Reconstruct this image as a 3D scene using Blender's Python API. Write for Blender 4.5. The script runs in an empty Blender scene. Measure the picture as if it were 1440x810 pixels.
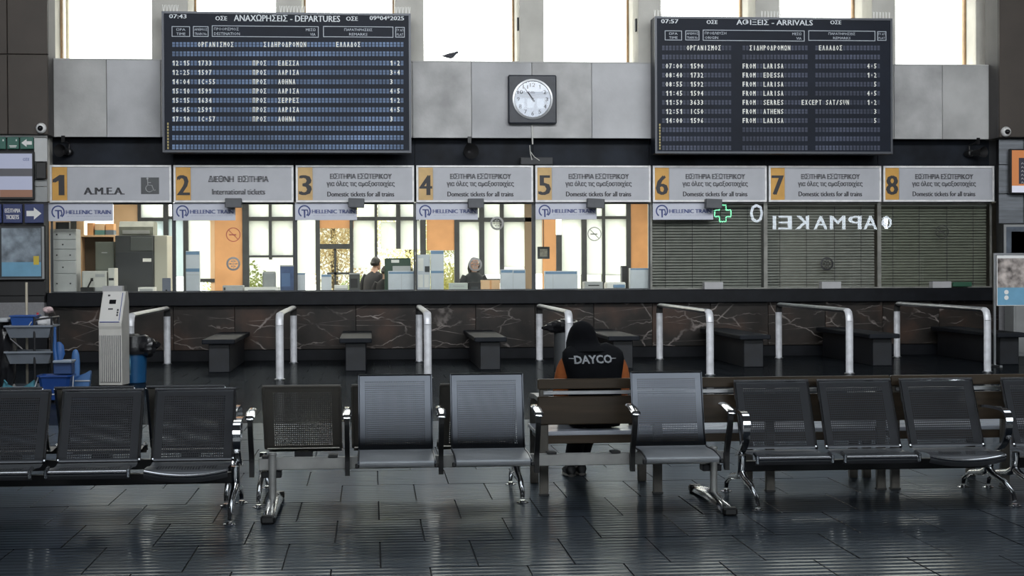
import bpy, bmesh, math, random
from mathutils import Matrix, Vector
random.seed(7)
PI = math.pi
S = bpy.context.scene
C = S.collection
# ------------------------------------------------------------------ camera
F, YAW, PIT, ROL, H = 2250.9, .0879, .0116, .0046, 1.53
cy, sy = math.cos(YAW), math.sin(YAW); cp, sp = math.cos(PIT), math.sin(PIT); cr, sr = math.cos(ROL), math.sin(ROL)
R0 = (cy, -sy, 0); U0 = (sp*sy, sp*cy, cp); FW = (cp*sy, cp*cy, -sp)
RT = tuple(cr*a-sr*b for a, b in zip(R0, U0)); UP = tuple(sr*a+cr*b for a, b in zip(R0, U0))
def at(px, py, Y):
    d = tuple(FW[i]+RT[i]*(px-720)/F-UP[i]*(py-405)/F for i in range(3)); t = Y/d[1]
    return Vector((d[0]*t, Y, H+d[2]*t))
def gz(px, py, z=0):
    d = tuple(FW[i]+RT[i]*(px-720)/F-UP[i]*(py-405)/F for i in range(3)); t = (z-H)/d[2]
    return Vector((d[0]*t, d[1]*t, z))
cd = bpy.data.cameras.new('camera'); cam = bpy.data.objects.new('camera', cd); C.objects.link(cam)
cam.matrix_world = Matrix(((RT[0], UP[0], -FW[0], 0), (RT[1], UP[1], -FW[1], 0), (RT[2], UP[2], -FW[2], H), (0, 0, 0, 1)))
cd.sensor_width = 36; cd.lens = F*36/1440; cd.clip_end = 400; cd.clip_start = .1
cd.dof.use_dof = False
S.camera = cam
# ------------------------------------------------------------------ world, light, exposure
S.view_settings.view_transform = 'Standard'; S.view_settings.look = 'None'
S.view_settings.exposure = 0.0; S.view_settings.gamma = 1.0; S.view_settings.use_curve_mapping = False
W = bpy.data.worlds.new('sky'); S.world = W; W.use_nodes = True
wb = W.node_tree.nodes['Background']; wb.inputs[0].default_value = (.97, .98, .955, 1); wb.inputs[1].default_value = SKY = 4.0
def area(name, loc, rot, sx, sz, rad, col=(1, 1, 1), spread=PI):
    l = bpy.data.lights.new(name, 'AREA'); l.shape = 'RECTANGLE'; l.size = sx; l.size_y = sz
    l.energy = rad*PI*sx*sz; l.color = col; l.spread = spread
    o = bpy.data.objects.new(name, l); C.objects.link(o); o.location = loc; o.rotation_euler = rot; return o
# daylight through the tall windows in the wall behind the camera (below), and an added fill aimed at the counter wall
REARL = [4.6, 4.6, 4.6, 4.6, 4.6, 4.6]
for k in range(6):
    area('rear_window_light', (-7.5+k*4.4, -9.9, 6.6), (PI/2, 0, 0), 3.0, 3.8, REARL[k], (.80, .90, 1))
area('counter_wall_fill', (3.0, 11.5, 8.9), (math.radians(74), 0, 0), 20, 2.6, 7.2, (.95, .975, 1), math.radians(110))  # added lamp under the closed ceiling to brighten the counter wall
area('skylight_light', (3.0, 14.5, 9.5), (0, 0, 0), 18, 5, 1.3, (.84, .93, 1), math.radians(130))
area('office_ceiling_light', (1.5, 30.2, 3.12), (0, 0, 0), 13, 2.6, 4.5, (1, .97, .9))
sn = bpy.data.lights.new('sun', 'SUN'); sn.energy = 7.0; sn.angle = math.radians(1.5); sn.color = (1, .97, .90)
so = bpy.data.objects.new('sun', sn); C.objects.link(so); so.rotation_euler = Vector((-.80, .34, .62)).to_track_quat('Z', 'Y').to_euler()
# ------------------------------------------------------------------ materials
MT = {}
def mat(name, col, rough=.5, metal=0, var=0, vs=6, bump=0, bs=60, spec=.5, emit=0, ecol=None, stretch=None):
    if name in MT: return MT[name]
    m = bpy.data.materials.new(name); m.use_nodes = True; nt = m.node_tree; b = nt.nodes['Principled BSDF']
    b.inputs['Base Color'].default_value = (*col, 1); b.inputs['Roughness'].default_value = rough
    b.inputs['Metallic'].default_value = metal; b.inputs['Specular IOR Level'].default_value = spec
    tc = nt.nodes.new('ShaderNodeTexCoord'); mp = nt.nodes.new('ShaderNodeMapping'); nt.links.new(tc.outputs['Object'], mp.inputs[0])
    if stretch: mp.inputs['Scale'].default_value = stretch
    if var:
        n = nt.nodes.new('ShaderNodeTexNoise'); n.inputs['Scale'].default_value = vs; n.inputs['Detail'].default_value = 6
        nt.links.new(mp.outputs[0], n.inputs[0])
        r = nt.nodes.new('ShaderNodeValToRGB'); nt.links.new(n.outputs[0], r.inputs[0])
        r.color_ramp.elements[0].position = .3; r.color_ramp.elements[1].position = .7
        r.color_ramp.elements[0].color = (*[max(0, c*(1-var)) for c in col], 1); r.color_ramp.elements[1].color = (*[min(1, c*(1+var)) for c in col], 1)
        nt.links.new(r.outputs[0], b.inputs['Base Color'])
    if bump:
        n2 = nt.nodes.new('ShaderNodeTexNoise'); n2.inputs['Scale'].default_value = bs; nt.links.new(mp.outputs[0], n2.inputs[0])
        bp = nt.nodes.new('ShaderNodeBump'); bp.inputs['Strength'].default_value = bump; bp.inputs['Distance'].default_value = .01
        nt.links.new(n2.outputs[0], bp.inputs['Height']); nt.links.new(bp.outputs[0], b.inputs['Normal'])
    if emit:
        b.inputs['Emission Color'].default_value = (*(ecol or col), 1); b.inputs['Emission Strength'].default_value = emit
    MT[name] = m; return m
def glass_mat(name, tint, refl=1.0, rough=0.0):
    m = bpy.data.materials.new(name); m.use_nodes = True; nt = m.node_tree; nt.nodes.clear()
    o = nt.nodes.new('ShaderNodeOutputMaterial'); mx = nt.nodes.new('ShaderNodeMixShader'); t = nt.nodes.new('ShaderNodeBsdfTransparent')
    g = nt.nodes.new('ShaderNodeBsdfGlossy'); f = nt.nodes.new('ShaderNodeFresnel'); f.inputs[0].default_value = 1.5
    mu = nt.nodes.new('ShaderNodeMath'); mu.operation = 'MULTIPLY'; mu.inputs[1].default_value = refl
    t.inputs[0].default_value = (*tint, 1); g.inputs['Roughness'].default_value = rough
    nt.links.new(f.outputs[0], mu.inputs[0]); nt.links.new(mu.outputs[0], mx.inputs[0]); nt.links.new(t.outputs[0], mx.inputs[1]); nt.links.new(g.outputs[0], mx.inputs[2])
    nt.links.new(mx.outputs[0], o.inputs[0]); return m
def frost_mat(name, tint, tr=.25):
    tint = tuple(c*.84 for c in tint)
    # frosted film: daylight passes partly straight, partly scattered
    m = bpy.data.materials.new(name); m.use_nodes = True; nt = m.node_tree; nt.nodes.clear()
    o = nt.nodes.new('ShaderNodeOutputMaterial'); mx = nt.nodes.new('ShaderNodeMixShader'); t = nt.nodes.new('ShaderNodeBsdfTransparent')
    g = nt.nodes.new('ShaderNodeBsdfTranslucent'); t.inputs[0].default_value = (*[c*.35 for c in tint], 1); g.inputs[0].default_value = (*tint, 1)
    tc = nt.nodes.new('ShaderNodeTexCoord'); n = nt.nodes.new('ShaderNodeTexNoise'); n.inputs['Scale'].default_value = 1.3; nt.links.new(tc.outputs['Object'], n.inputs[0])
    mr = nt.nodes.new('ShaderNodeMapRange'); mr.inputs[3].default_value = 1-tr-.12; mr.inputs[4].default_value = 1-tr+.12
    nt.links.new(n.outputs[0], mr.inputs[0]); nt.links.new(mr.outputs[0], mx.inputs[0]); nt.links.new(t.outputs[0], mx.inputs[1]); nt.links.new(g.outputs[0], mx.inputs[2])
    nt.links.new(mx.outputs[0], o.inputs[0]); return m
# ------------------------------------------------------------------ mesh helpers
class MB:
    def __init__(s): s.v = []; s.f = []; s.sm = []
    def add(s, v, f, sm=False):
        n = len(s.v); s.v += [tuple(p) for p in v]; s.f += [tuple(i+n for i in q) for q in f]; s.sm += [sm]*len(f); return s
    def box(s, x0, x1, y0, y1, z0, z1, c=0):
        if x1 < x0: x0, x1 = x1, x0
        if y1 < y0: y0, y1 = y1, y0
        if z1 < z0: z0, z1 = z1, z0
        c = min(c, (x1-x0)*.45, (z1-z0)*.45, (y1-y0)*.45)
        if c <= 0:
            v = [(x, y, z) for z in (z0, z1) for y in (y0, y1) for x in (x0, x1)]
            return s.add(v, [(0, 2, 3, 1), (4, 5, 7, 6), (0, 1, 5, 4), (2, 6, 7, 3), (0, 4, 6, 2), (1, 3, 7, 5)])
        def ring(z, i): return [(x0+i+c, y0+i, z), (x1-i-c, y0+i, z), (x1-i, y0+i+c, z), (x1-i, y1-i-c, z), (x1-i-c, y1-i, z), (x0+i+c, y1-i, z), (x0+i, y1-i-c, z), (x0+i, y0+i+c, z)]
        k = c*.6
        return s.loft([ring(z0, k), ring(z0+c, 0), ring(z1-c, 0), ring(z1, k)], sm=False)
    def loft(s, rings, sm=True, cap=True):
        n = len(rings[0]); v = [p for r in rings for p in r]; f = []
        for a in range(len(rings)-1):
            for i in range(n): j = (i+1) % n; f.append((a*n+i, a*n+j, (a+1)*n+j, (a+1)*n+i))
        s.add(v, f, sm)
        if cap:
            s.add(rings[0], [tuple(range(n))[::-1]]); s.add(rings[-1], [tuple(range(n))])
        return s
    def tube(s, path, r, n=10, sm=True, sq=None):
        # r: number or list; sq=(a,b) makes a rectangular section a wide, b high
        path = [Vector(p) for p in path]; rings = []; up = Vector((0, 0, 1)); side = None
        if isinstance(r, (list, tuple)) and len(r) != len(path):
            r = [r[int(q)]+(r[min(int(q)+1, len(r)-1)]-r[int(q)])*(q-int(q)) for q in [i_*(len(r)-1)/(len(path)-1) for i_ in range(len(path))]]
        for i, p in enumerate(path):
            d = (path[min(i+1, len(path)-1)]-path[max(i-1, 0)]).normalized()
            if side is None:
                side = d.cross(up)
                if side.length < .01: side = Vector((1, 0, 0))
            side = (side-d*side.dot(d)).normalized(); u = side.cross(d)
            rr = r[i] if isinstance(r, (list, tuple)) else r
            if sq: rings.append([p+side*a*sq[0]/2+u*b*sq[1]/2 for a, b in ((-1, -1), (1, -1), (1, 1), (-1, 1))])
            else: rings.append([p+(side*math.cos(2*PI*k/n)+u*math.sin(2*PI*k/n))*rr for k in range(n)])
        return s.loft(rings, sm and not sq)
    def cyl(s, p0, p1, r, n=16, r2=None): return s.tube([p0, p1], [r, r if r2 is None else r2], n)
    def lathe(s, prof, c, n=20, axis='z', cap=True):
        rings = []
        for r, h in prof:
            if axis == 'z': rings.append([(c[0]+r*math.cos(2*PI*k/n), c[1]+r*math.sin(2*PI*k/n), c[2]+h) for k in range(n)])
            elif axis == 'y': rings.append([(c[0]+r*math.cos(2*PI*k/n), c[1]+h, c[2]+r*math.sin(2*PI*k/n)) for k in range(n)])
            else: rings.append([(c[0]+h, c[1]+r*math.cos(2*PI*k/n), c[2]+r*math.sin(2*PI*k/n)) for k in range(n)])
        return s.loft(rings, cap=cap)
    def prism(s, poly, a0, a1, axis='x'):
        # poly in (y,z) extruded along x, or in (x,z) extruded along y, or (x,y) along z
        def P(q, a): return (a, q[0], q[1]) if axis == 'x' else ((q[0], a, q[1]) if axis == 'y' else (q[0], q[1], a))
        return s.loft([[P(q, a0) for q in poly], [P(q, a1) for q in poly]], sm=False)
    def xf(s, m): s.v = [tuple(m @ Vector(p)) for p in s.v]; return s
    def mesh(s, name):
        me = bpy.data.meshes.new(name); me.from_pydata(s.v, [], s.f); me.polygons.foreach_set('use_smooth', s.sm)
        bm = bmesh.new(); bm.from_mesh(me); bmesh.ops.remove_doubles(bm, verts=bm.verts, dist=1e-5)
        if not getattr(s, 'flat', False): bmesh.ops.recalc_face_normals(bm, faces=bm.faces)
        bm.to_mesh(me); bm.free(); me.update()
        if any(s.sm): me.set_sharp_from_angle(angle=.7)
        return me
    def build(s, name, m=None, parent=None, loc=None, **kw):
        me = s.mesh(name); o = bpy.data.objects.new(name, me)
        if m: me.materials.append(m)
        C.objects.link(o)
        if parent: o.parent = parent
        if loc: o.location = loc
        for k, v in kw.items(): o[k] = v
        return o
def thing(name, label, cat, loc=(0, 0, 0), rz=0, group=None):
    o = bpy.data.objects.new(name, None); C.objects.link(o); o.empty_display_size = .1
    o.location = loc; o.rotation_euler = (0, 0, rz); o['label'] = label; o['category'] = cat
    if group: o['group'] = group
    return o
def tag(o, label, cat, group=None):
    o['label'] = label; o['category'] = cat
    if group: o['group'] = group
    return o
def st(o): o['kind'] = 'structure'; return o
def kids(o, allo): return [c for c in allo if c.parent == o]
def dup(root, loc=None, rz=None, label=None, group=None):
    allo = list(C.objects)
    def cp_(o, par):
        c = o.copy(); C.objects.link(c)
        if par: c.parent = par
        for ch in kids(o, allo): cp_(ch, c)
        return c
    r = cp_(root, None)
    if loc is not None: r.location = loc
    if rz is not None: r.rotation_euler = (0, 0, rz)
    if label: r['label'] = label
    if group: r['group'] = group
    return r
# lettering: flat print fitted into a rectangle of the x-z plane (facing -y), or onto any plane by matrix
TX = {}; GL = str.maketrans('ΑΒΕΖΗΙΚΜΝΟΡΤΥΧ', 'ABEZHIKMNOPTYX')
def tgeo(s, bold=.0, res=2):
    k = (s, bold, res)
    if s == '1': return [(.22, 0), (.36, 0), (.36, .72), (.25, .72), (.02, .56), (.02, .44), (.22, .55)], [(0, 1, 2, 6), (2, 3, 6), (3, 4, 5, 6)]
    if k in TX: return TX[k]
    cu = bpy.data.curves.new('t', 'FONT'); cu.body = s; cu.offset = bold; cu.resolution_u = res
    o = bpy.data.objects.new('t', cu); C.objects.link(o)
    dg = bpy.context.evaluated_depsgraph_get(); me = bpy.data.meshes.new_from_object(o.evaluated_get(dg))
    v = [(p.co.x, p.co.y) for p in me.vertices]; f = [tuple(p.vertices) for p in me.polygons]
    bpy.data.objects.remove(o); bpy.data.curves.remove(cu); bpy.data.meshes.remove(me)
    TX[k] = (v, f); return v, f
def txt(mb, s, x0, x1, z0, z1, y, bold=.02, mirror=False, res=2, heavy=0):
    if bold > .02 and not heavy: heavy = abs(z1-z0)*.022
    bold = 0; s = s.translate(GL)
    v, f = tgeo(s, bold, res)
    if not v: return mb
    a, b = min(p[0] for p in v), max(p[0] for p in v); c, d = min(p[1] for p in v), max(p[1] for p in v)
    q = []
    for px, pz in v:
        t = (px-a)/(b-a); t = 1-t if mirror else t
        q.append((x0+(x1-x0)*t, y, z0+(z1-z0)*(pz-c)/(d-c)))
    mb.flat = True
    if heavy: mb.add([(a_-heavy, b_+.0002, c_) for a_, b_, c_ in q], f); q = [(a_+heavy, b_, c_) for a_, b_, c_ in q]
    return mb.add(q, f)
def ptxt(mb, s, rect, Y, bold=.02, res=2):
    # rect in photo pixels (x0,y0,x1,y1) on the plane y=Y
    a = at(rect[0], rect[3], Y); b = at(rect[2], rect[1], Y)
    return txt(mb, s, a.x, b.x, a.z, b.z, Y, bold, res=res)
def P(px, py, Y): return at(px, py, Y)
def prect(rect, Y):
    a = at(rect[0], (rect[1]+rect[3])/2, Y); b = at(rect[2], (rect[1]+rect[3])/2, Y); c = at((rect[0]+rect[2])/2, rect[1], Y); d = at((rect[0]+rect[2])/2, rect[3], Y)
    return a.x, b.x, d.z, c.z
def pbox(mb, rect, y0, y1, c=0, Y=None):
    x0, x1, z0, z1 = prect(rect, Y if Y is not None else y0); return mb.box(x0, x1, y0, y1, z0, z1, c)
# ------------------------------------------------------------------ shared materials
m_conc = mat('board_marked_concrete', (.46, .46, .45), .8, var=.16, vs=1.1, bump=.2, bs=30)
m_fin = mat('pale_concrete', (.52, .51, .47), .85, var=.12, vs=2, bump=.2)
m_blk = mat('black_stone', (.0065, .0075, .010), .4, var=.3, vs=5, spec=.18)
m_black = mat('black_plastic', (.012, .012, .013), .45, var=.2)
m_dark = mat('dark_band_paint', (.016, .018, .022), .6, var=.5, vs=3, bump=.2)
m_brown = mat('brown_cladding', (.055, .044, .036), .6, var=.12, vs=2)
m_white = mat('white_paint', (.75, .75, .74), .5, var=.05)
m_steel = mat('brushed_steel', (.50, .51, .53), .35, 1, var=.1, vs=20, stretch=(1, 1, 14))
m_chrome = mat('chrome', (.75, .76, .78), .13, 1, var=.05)
m_glass = glass_mat('counter_glass', (.97, .98, .965), 1.0)
m_wglass = glass_mat('window_glass', (.98, .99, .98), .6)
m_oglass = glass_mat('tinted_office_glass', (.60, .61, .57), .6)
m_ivory = mat('ivory_frame', (.62, .55, .38), .6, var=.1)
m_rust = mat('brown_window_frame', (.30, .19, .09), .6, var=.25, vs=8)
m_frame = mat('dark_window_frame', (.035, .04, .045), .5, var=.2)
m_orange = mat('orange_veneer', (.62, .32, .14), .5, var=.12, vs=3)
m_tan = mat('tan_veneer', (.68, .46, .28), .5, var=.1, vs=3)
m_ink = mat('dark_ink', (.03, .03, .035), .6, var=.1)
m_navy = mat('navy_print', (.035, .055, .20), .5, var=.05)
m_amber = mat('amber_panel', (.62, .33, .06), .5, var=.08)
m_paper = mat('white_paper', (.80, .80, .78), .6, var=.04)
m_grey = mat('light_grey_plastic', (.42, .43, .44), .5, var=.05)
# ================================================================== STRUCTURE
WX0, WM = -5.3732, 2.0459            # left end of the counter front and its module
def X(k): return WX0+k*WM
Z_CT, Z_CB, Z_MB, Z_SB, Z_ST, Z_SLB, Z_W = 1.171, .94, .19, 2.709, 3.316, 3.806, 5.077
YF = 27.39
XL, XR = X(0)-.02, X(8)+.06
# --- floor: recessed bed, ribbed slate slabs as parts, the far ones joined
m_bed = mat('floor_joint', (.006, .006, .007), .8)
def tile_material(nm='ribbed_slate_tile', rib=.0022, und=.0018, sp_=.58):
    m = bpy.data.materials.new(nm); m.use_nodes = True; nt = m.node_tree; b = nt.nodes['Principled BSDF']
    tc = nt.nodes.new('ShaderNodeTexCoord'); ge = nt.nodes.new('ShaderNodeNewGeometry'); oi = nt.nodes.new('ShaderNodeObjectInfo')
    n = nt.nodes.new('ShaderNodeTexNoise'); n.inputs['Scale'].default_value = 1.7; n.inputs['Detail'].default_value = 8; nt.links.new(ge.outputs['Position'], n.inputs[0])
    r = nt.nodes.new('ShaderNodeValToRGB'); nt.links.new(n.outputs[0], r.inputs[0])
    r.color_ramp.elements[0].position = .32; r.color_ramp.elements[0].color = (.006, .0072, .010, 1)
    r.color_ramp.elements[1].position = .72; r.color_ramp.elements[1].color = (.015, .0185, .025, 1)
    hs = nt.nodes.new('ShaderNodeHueSaturation'); mr = nt.nodes.new('ShaderNodeMapRange'); mr.inputs[3].default_value = .75; mr.inputs[4].default_value = 1.3
    nt.links.new(oi.outputs['Random'], mr.inputs[0]); nt.links.new(mr.outputs[0], hs.inputs['Value']); nt.links.new(r.outputs[0], hs.inputs['Color'])
    nt.links.new(hs.outputs[0], b.inputs['Base Color'])
    r2 = nt.nodes.new('ShaderNodeMapRange'); r2.inputs[1].default_value = .3; r2.inputs[2].default_value = .7; r2.inputs[3].default_value = .34; r2.inputs[4].default_value = .46
    n3 = nt.nodes.new('ShaderNodeTexNoise'); n3.inputs['Scale'].default_value = 3.5; n3.inputs['Detail'].default_value = 4; nt.links.new(ge.outputs['Position'], n3.inputs[0])
    nt.links.new(n3.outputs[0], r2.inputs[0]); nt.links.new(r2.outputs[0], b.inputs['Roughness'])
    w = nt.nodes.new('ShaderNodeTexWave'); w.bands_direction = 'Y'; w.inputs['Scale'].default_value = 3.5; w.inputs['Distortion'].default_value = .5; w.inputs['Detail Scale'].default_value = .6
    nt.links.new(ge.outputs['Position'], w.inputs[0])
    n2 = nt.nodes.new('ShaderNodeTexNoise'); n2.inputs['Scale'].default_value = 7; n2.inputs['Detail'].default_value = 5
    mp = nt.nodes.new('ShaderNodeMapping'); mp.inputs['Scale'].default_value = (.5, 2.2, 1); nt.links.new(ge.outputs['Position'], mp.inputs[0]); nt.links.new(mp.outputs[0], n2.inputs[0])
    ma = nt.nodes.new('ShaderNodeMath'); ma.operation = 'MULTIPLY_ADD'; ma.inputs[1].default_value = rib
    mn = nt.nodes.new('ShaderNodeMath'); mn.operation = 'MULTIPLY'; mn.inputs[1].default_value = und; nt.links.new(n2.outputs[0], mn.inputs[0])
    nt.links.new(w.outputs['Fac'], ma.inputs[0]); nt.links.new(mn.outputs[0], ma.inputs[2])
    bp = nt.nodes.new('ShaderNodeBump'); bp.inputs['Strength'].default_value = 1; bp.inputs['Distance'].default_value = 1
    nt.links.new(ma.outputs[0], bp.inputs['Height']); nt.links.new(bp.outputs[0], b.inputs['Normal'])
    # worn slate: matt bluish stone, a broad sheen and a thin film of polish
    L = nt.links.new; N = nt.nodes.new
    df = N('ShaderNodeBsdfDiffuse'); g1 = N('ShaderNodeBsdfGlossy'); g2 = N('ShaderNodeBsdfGlossy'); fr = N('ShaderNodeFresnel'); fr.inputs[0].default_value = 1.5
    L(hs.outputs[0], df.inputs[0]); L(r2.outputs[0], g1.inputs['Roughness']); g2.inputs['Roughness'].default_value = .13
    g1.inputs[0].default_value = (.30*sp_, .365*sp_, .45*sp_, 1); g2.inputs[0].default_value = (.95, .95, .9, 1)
    for q_ in (df, g1, g2, fr): L(bp.outputs[0], q_.inputs['Normal'])
    pm = N('ShaderNodeMath'); pm.operation = 'MULTIPLY'; pm.inputs[1].default_value = .40 if sp_ > .3 else .22; L(fr.outputs[0], pm.inputs[0])
    m1 = N('ShaderNodeMixShader'); m2_ = N('ShaderNodeMixShader'); L(fr.outputs[0], m1.inputs[0]); L(df.outputs[0], m1.inputs[1]); L(g1.outputs[0], m1.inputs[2])
    L(pm.outputs[0], m2_.inputs[0]); L(m1.outputs[0], m2_.inputs[1]); L(g2.outputs[0], m2_.inputs[2])
    om = [q_ for q_ in nt.nodes if q_.type == 'OUTPUT_MATERIAL'][0]; L(m2_.outputs[0], om.inputs[0]); nt.nodes.remove(b)
    return m
m_tile = tile_material(); m_tilef = tile_material('dim_sheen_slate_tile', .0001, .0003, .12)  # far slabs: same slate, flatter, sheen colour cut to darken the floor there
floor = st(MB().box(-11, 24, -10, 27.6, -.10, -.008).build('floor', m_bed))
TW, TD, TY0, TX0 = .503, .80, 8.22, -1.97
tmesh = {}
far_tiles = MB(); ntile = 0
hw = lambda y: (y*(-721/F)+y*YAW-1.0, y*(721/F)+y*YAW+1.0)
for r in range(-22, 25):
    y0 = TY0+r*TD; y1 = min(y0+TD, 27.55)
    if y0 >= 27.5: break
    off = TX0 if r % 2 == 0 else TX0+TW/2
    near = -2 <= r <= 9
    a, b = hw(y1) if near else (-10.9, 23.9)
    k0 = math.ceil((-10.9-off)/TW); k1 = math.floor((23.9-off)/TW)
    for k in range(k0, k1):
        x0 = off+k*TW
        inn = near and x0+TW > hw(y0)[0]+.6 and x0 < hw(y0)[1]-.6
        dz = random.uniform(-.0012, .0012)
        if inn and ntile < 298:
            if 't' not in tmesh: tmesh['t'] = MB().box(.003, TW-.003, .003, TD-.003, -.008, 0, .0025).mesh('tile'); tmesh['t'].materials.append(m_tile)
            o = bpy.data.objects.new('tile', tmesh['t']); C.objects.link(o); o.parent = floor; o.location = (x0, y0, dz)
            o.rotation_euler = (random.uniform(-.0008, .0008), random.uniform(-.001, .001), 0); ntile += 1
        else:
            far_tiles.box(x0+.003, x0+TW-.003, y0+.003, y1-.003, -.008, dz)
far_tiles.build('tile_field', m_tilef, floor, kind='stuff')
# --- shell
ceil_ = st(MB().box(-11, 24, -10, 26.2, 9.6, 9.8).build('ceiling', mat('ceiling_paint', (.10, .10, .11), .8, var=.1)))
m_side = mat('dark_side_panelling', (.06, .055, .055), .7, var=.2, vs=2)
st(MB().box(-11.2, -11, -10.2, 27.6, 0, 9.8).build('wall_left', m_side))
st(MB().box(24, 24.2, -10.2, 27.6, 0, 9.8).build('wall_right', m_side))
mb = MB(); mb.box(-11, 24, -10.2, -10, 0, 4.5); mb.box(-11, 24, -10.2, -10, 8.7, 9.8)
ex = [-11]+[q for k in range(6) for q in (-9.2+k*4.4, -5.8+k*4.4)]+[24]
for k in range(0, len(ex), 2): mb.box(ex[k], ex[k+1], -10.2, -10, 4.5, 8.7)
st(mb.build('wall_back', m_side))
# --- the counter wall: marble skirt of single slabs, black ledge, black plinth
def marble():
    m = bpy.data.materials.new('brown_veined_marble'); m.use_nodes = True; nt = m.node_tree; b = nt.nodes['Principled BSDF']
    L = nt.links.new; N = nt.nodes.new
    ge = N('ShaderNodeNewGeometry'); oi = N('ShaderNodeObjectInfo')
    sh = N('ShaderNodeVectorMath'); sh.operation = 'ADD'; cx = N('ShaderNodeCombineXYZ'); mu = N('ShaderNodeMath'); mu.operation = 'MULTIPLY'; mu.inputs[1].default_value = 19
    L(oi.outputs['Random'], mu.inputs[0]); L(mu.outputs[0], cx.inputs[0]); L(mu.outputs[0], cx.inputs[1]); L(ge.outputs['Position'], sh.inputs[0]); L(cx.outputs[0], sh.inputs[1])
    base = N('ShaderNodeTexNoise'); base.inputs['Scale'].default_value = 1.6; base.inputs['Detail'].default_value = 9; L(sh.outputs[0], base.inputs[0])
    cr_ = N('ShaderNodeValToRGB'); L(base.outputs[0], cr_.inputs[0]); e = cr_.color_ramp.elements
    e[0].position = .3; e[0].color = (.008, .0075, .007, 1); e[1].position = .72; e[1].color = (.062, .036, .026, 1)
    q = e.new(.52); q.color = (.024, .019, .016, 1)
    # thin wandering veins and straight crossing ones
    warp = N('ShaderNodeTexNoise'); warp.inputs['Scale'].default_value = 3.2; warp.inputs['Detail'].default_value = 3; L(sh.outputs[0], warp.inputs[0])
    wm = N('ShaderNodeVectorMath'); wm.operation = 'MULTIPLY_ADD'; wm.inputs[1].default_value = (.22, .22, .22); L(warp.outputs['Color'], wm.inputs[0]); L(sh.outputs[0], wm.inputs[2])
    rot = N('ShaderNodeMapping'); rot.inputs['Rotation'].default_value = (0, .7, 0); rot.inputs['Scale'].default_value = (.55, 1, 1.5); L(wm.outputs[0], rot.inputs[0])
    v1 = N('ShaderNodeTexVoronoi'); v1.feature = 'DISTANCE_TO_EDGE'; v1.inputs['Scale'].default_value = 1.7; L(rot.outputs[0], v1.inputs[0])
    rot2 = N('ShaderNodeMapping'); rot2.inputs['Rotation'].default_value = (0, -.8, 0); rot2.inputs['Scale'].default_value = (.35, 1, 2.2); L(sh.outputs[0], rot2.inputs[0])
    v2 = N('ShaderNodeTexVoronoi'); v2.feature = 'DISTANCE_TO_EDGE'; v2.inputs['Scale'].default_value = 1.6; L(rot2.outputs[0], v2.inputs[0])
    def thin(v, w, hi):
        r = N('ShaderNodeMapRange'); r.inputs[1].default_value = 0; r.inputs[2].default_value = w; r.inputs[3].default_value = hi; r.inputs[4].default_value = 0; L(v.outputs['Distance'], r.inputs[0]); return r
    a1 = thin(v1, .022, 1); a2 = thin(v2, .014, .7)
    mask = N('ShaderNodeTexNoise'); mask.inputs['Scale'].default_value = 2.6; mask.inputs['Detail'].default_value = 3; L(wm.outputs[0], mask.inputs[0])
    mr = N('ShaderNodeMapRange'); mr.inputs[1].default_value = .42; mr.inputs[2].default_value = .68; L(mask.outputs[0], mr.inputs[0])
    mx = N('ShaderNodeMath'); mx.operation = 'MAXIMUM'; L(a1.outputs[0], mx.inputs[0]); L(a2.outputs[0], mx.inputs[1])
    ml = N('ShaderNodeMath'); ml.operation = 'MULTIPLY'; L(mx.outputs[0], ml.inputs[0]); L(mr.outputs[0], ml.inputs[1])
    mc = N('ShaderNodeMix'); mc.data_type = 'RGBA'; L(ml.outputs[0], mc.inputs[0]); L(cr_.outputs[0], mc.inputs[6]); mc.inputs[7].default_value = (.34, .30, .28, 1)
    L(mc.outputs[2], b.inputs['Base Color']); b.inputs['Roughness'].default_value = .4; b.inputs['Specular IOR Level'].default_value = .25
    return m
m_marb = marble()
wc = st(MB().box(XL, XR, 27.46, 27.70, 0, Z_CT-.05).build('wall_counter', m_blk))
for k in range(16):
    a, b = X(k/2), X((k+1)/2)
    if k == 0: a = XL
    if k == 15: b = XR
    MB().box(a+.003, b-.003, 27.425, 27.47, Z_MB, Z_CB+.01, .004).build('marble_panel', m_marb, wc)
led = st(MB().box(XL, XR, 27.28, 27.70, Z_CB, Z_CT, .012).build('trim_1', m_blk))
# low wall returns beyond the counter at both ends
for (a, b, nm) in ((-11, XL-.003, 'trim_2'), (XR+.003, 24, 'trim_3')):
    st(MB().box(a, b, 27.30, 27.55, 0, .72).build(nm, m_blk))
st(MB().box(-11, XL-.003, 27.10, 27.55, .724, 1.02, .02).build('trim_4', mat('grey_terrazzo', (.20, .20, .21), .5, var=.1, vs=30)))
# --- dark recess band over the signs, concrete parapet over it
wu = st(MB().box(XL, XR+.10, 27.72, 27.95, Z_SB, Z_SLB+.25).build('wall_upper', m_dark))
m_pan = mat('sooty_black_panel', (.009, .012, .018), .55, spec=.15, var=.6, vs=2.2, bump=.15, bs=12)
for k in range(8): MB().box(X(k)+.005, X(k+1)-.005, 27.69, 27.73, Z_ST-.1, Z_SLB+.02, .004).build('black_panel', m_pan, wu)
par = st(MB().box(X(0)+.02, X(8)-.02, 27.44, 27.92, Z_SLB, Z_W-.004).build('wall_parapet', m_conc))
cuts = [72, 150, 226, 318, 410, 490, 580, 663, 748, 832, 918, 1003, 1087, 1170, 1257, 1325, 1396]
mcs = [mat('concrete_%s' % w, c, .8, var=.24, vs=v, bump=.25, bs=25) for w, c, v in (('warm', (.40, .40, .395), 1.3), ('cool', (.47, .475, .49), .9), ('mid', (.43, .43, .43), 1.9))]
seq = [0, 1, 0, 2, 1, 0, 2, 1, 2, 1, 0, 2, 1, 0, 2, 0]
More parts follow.
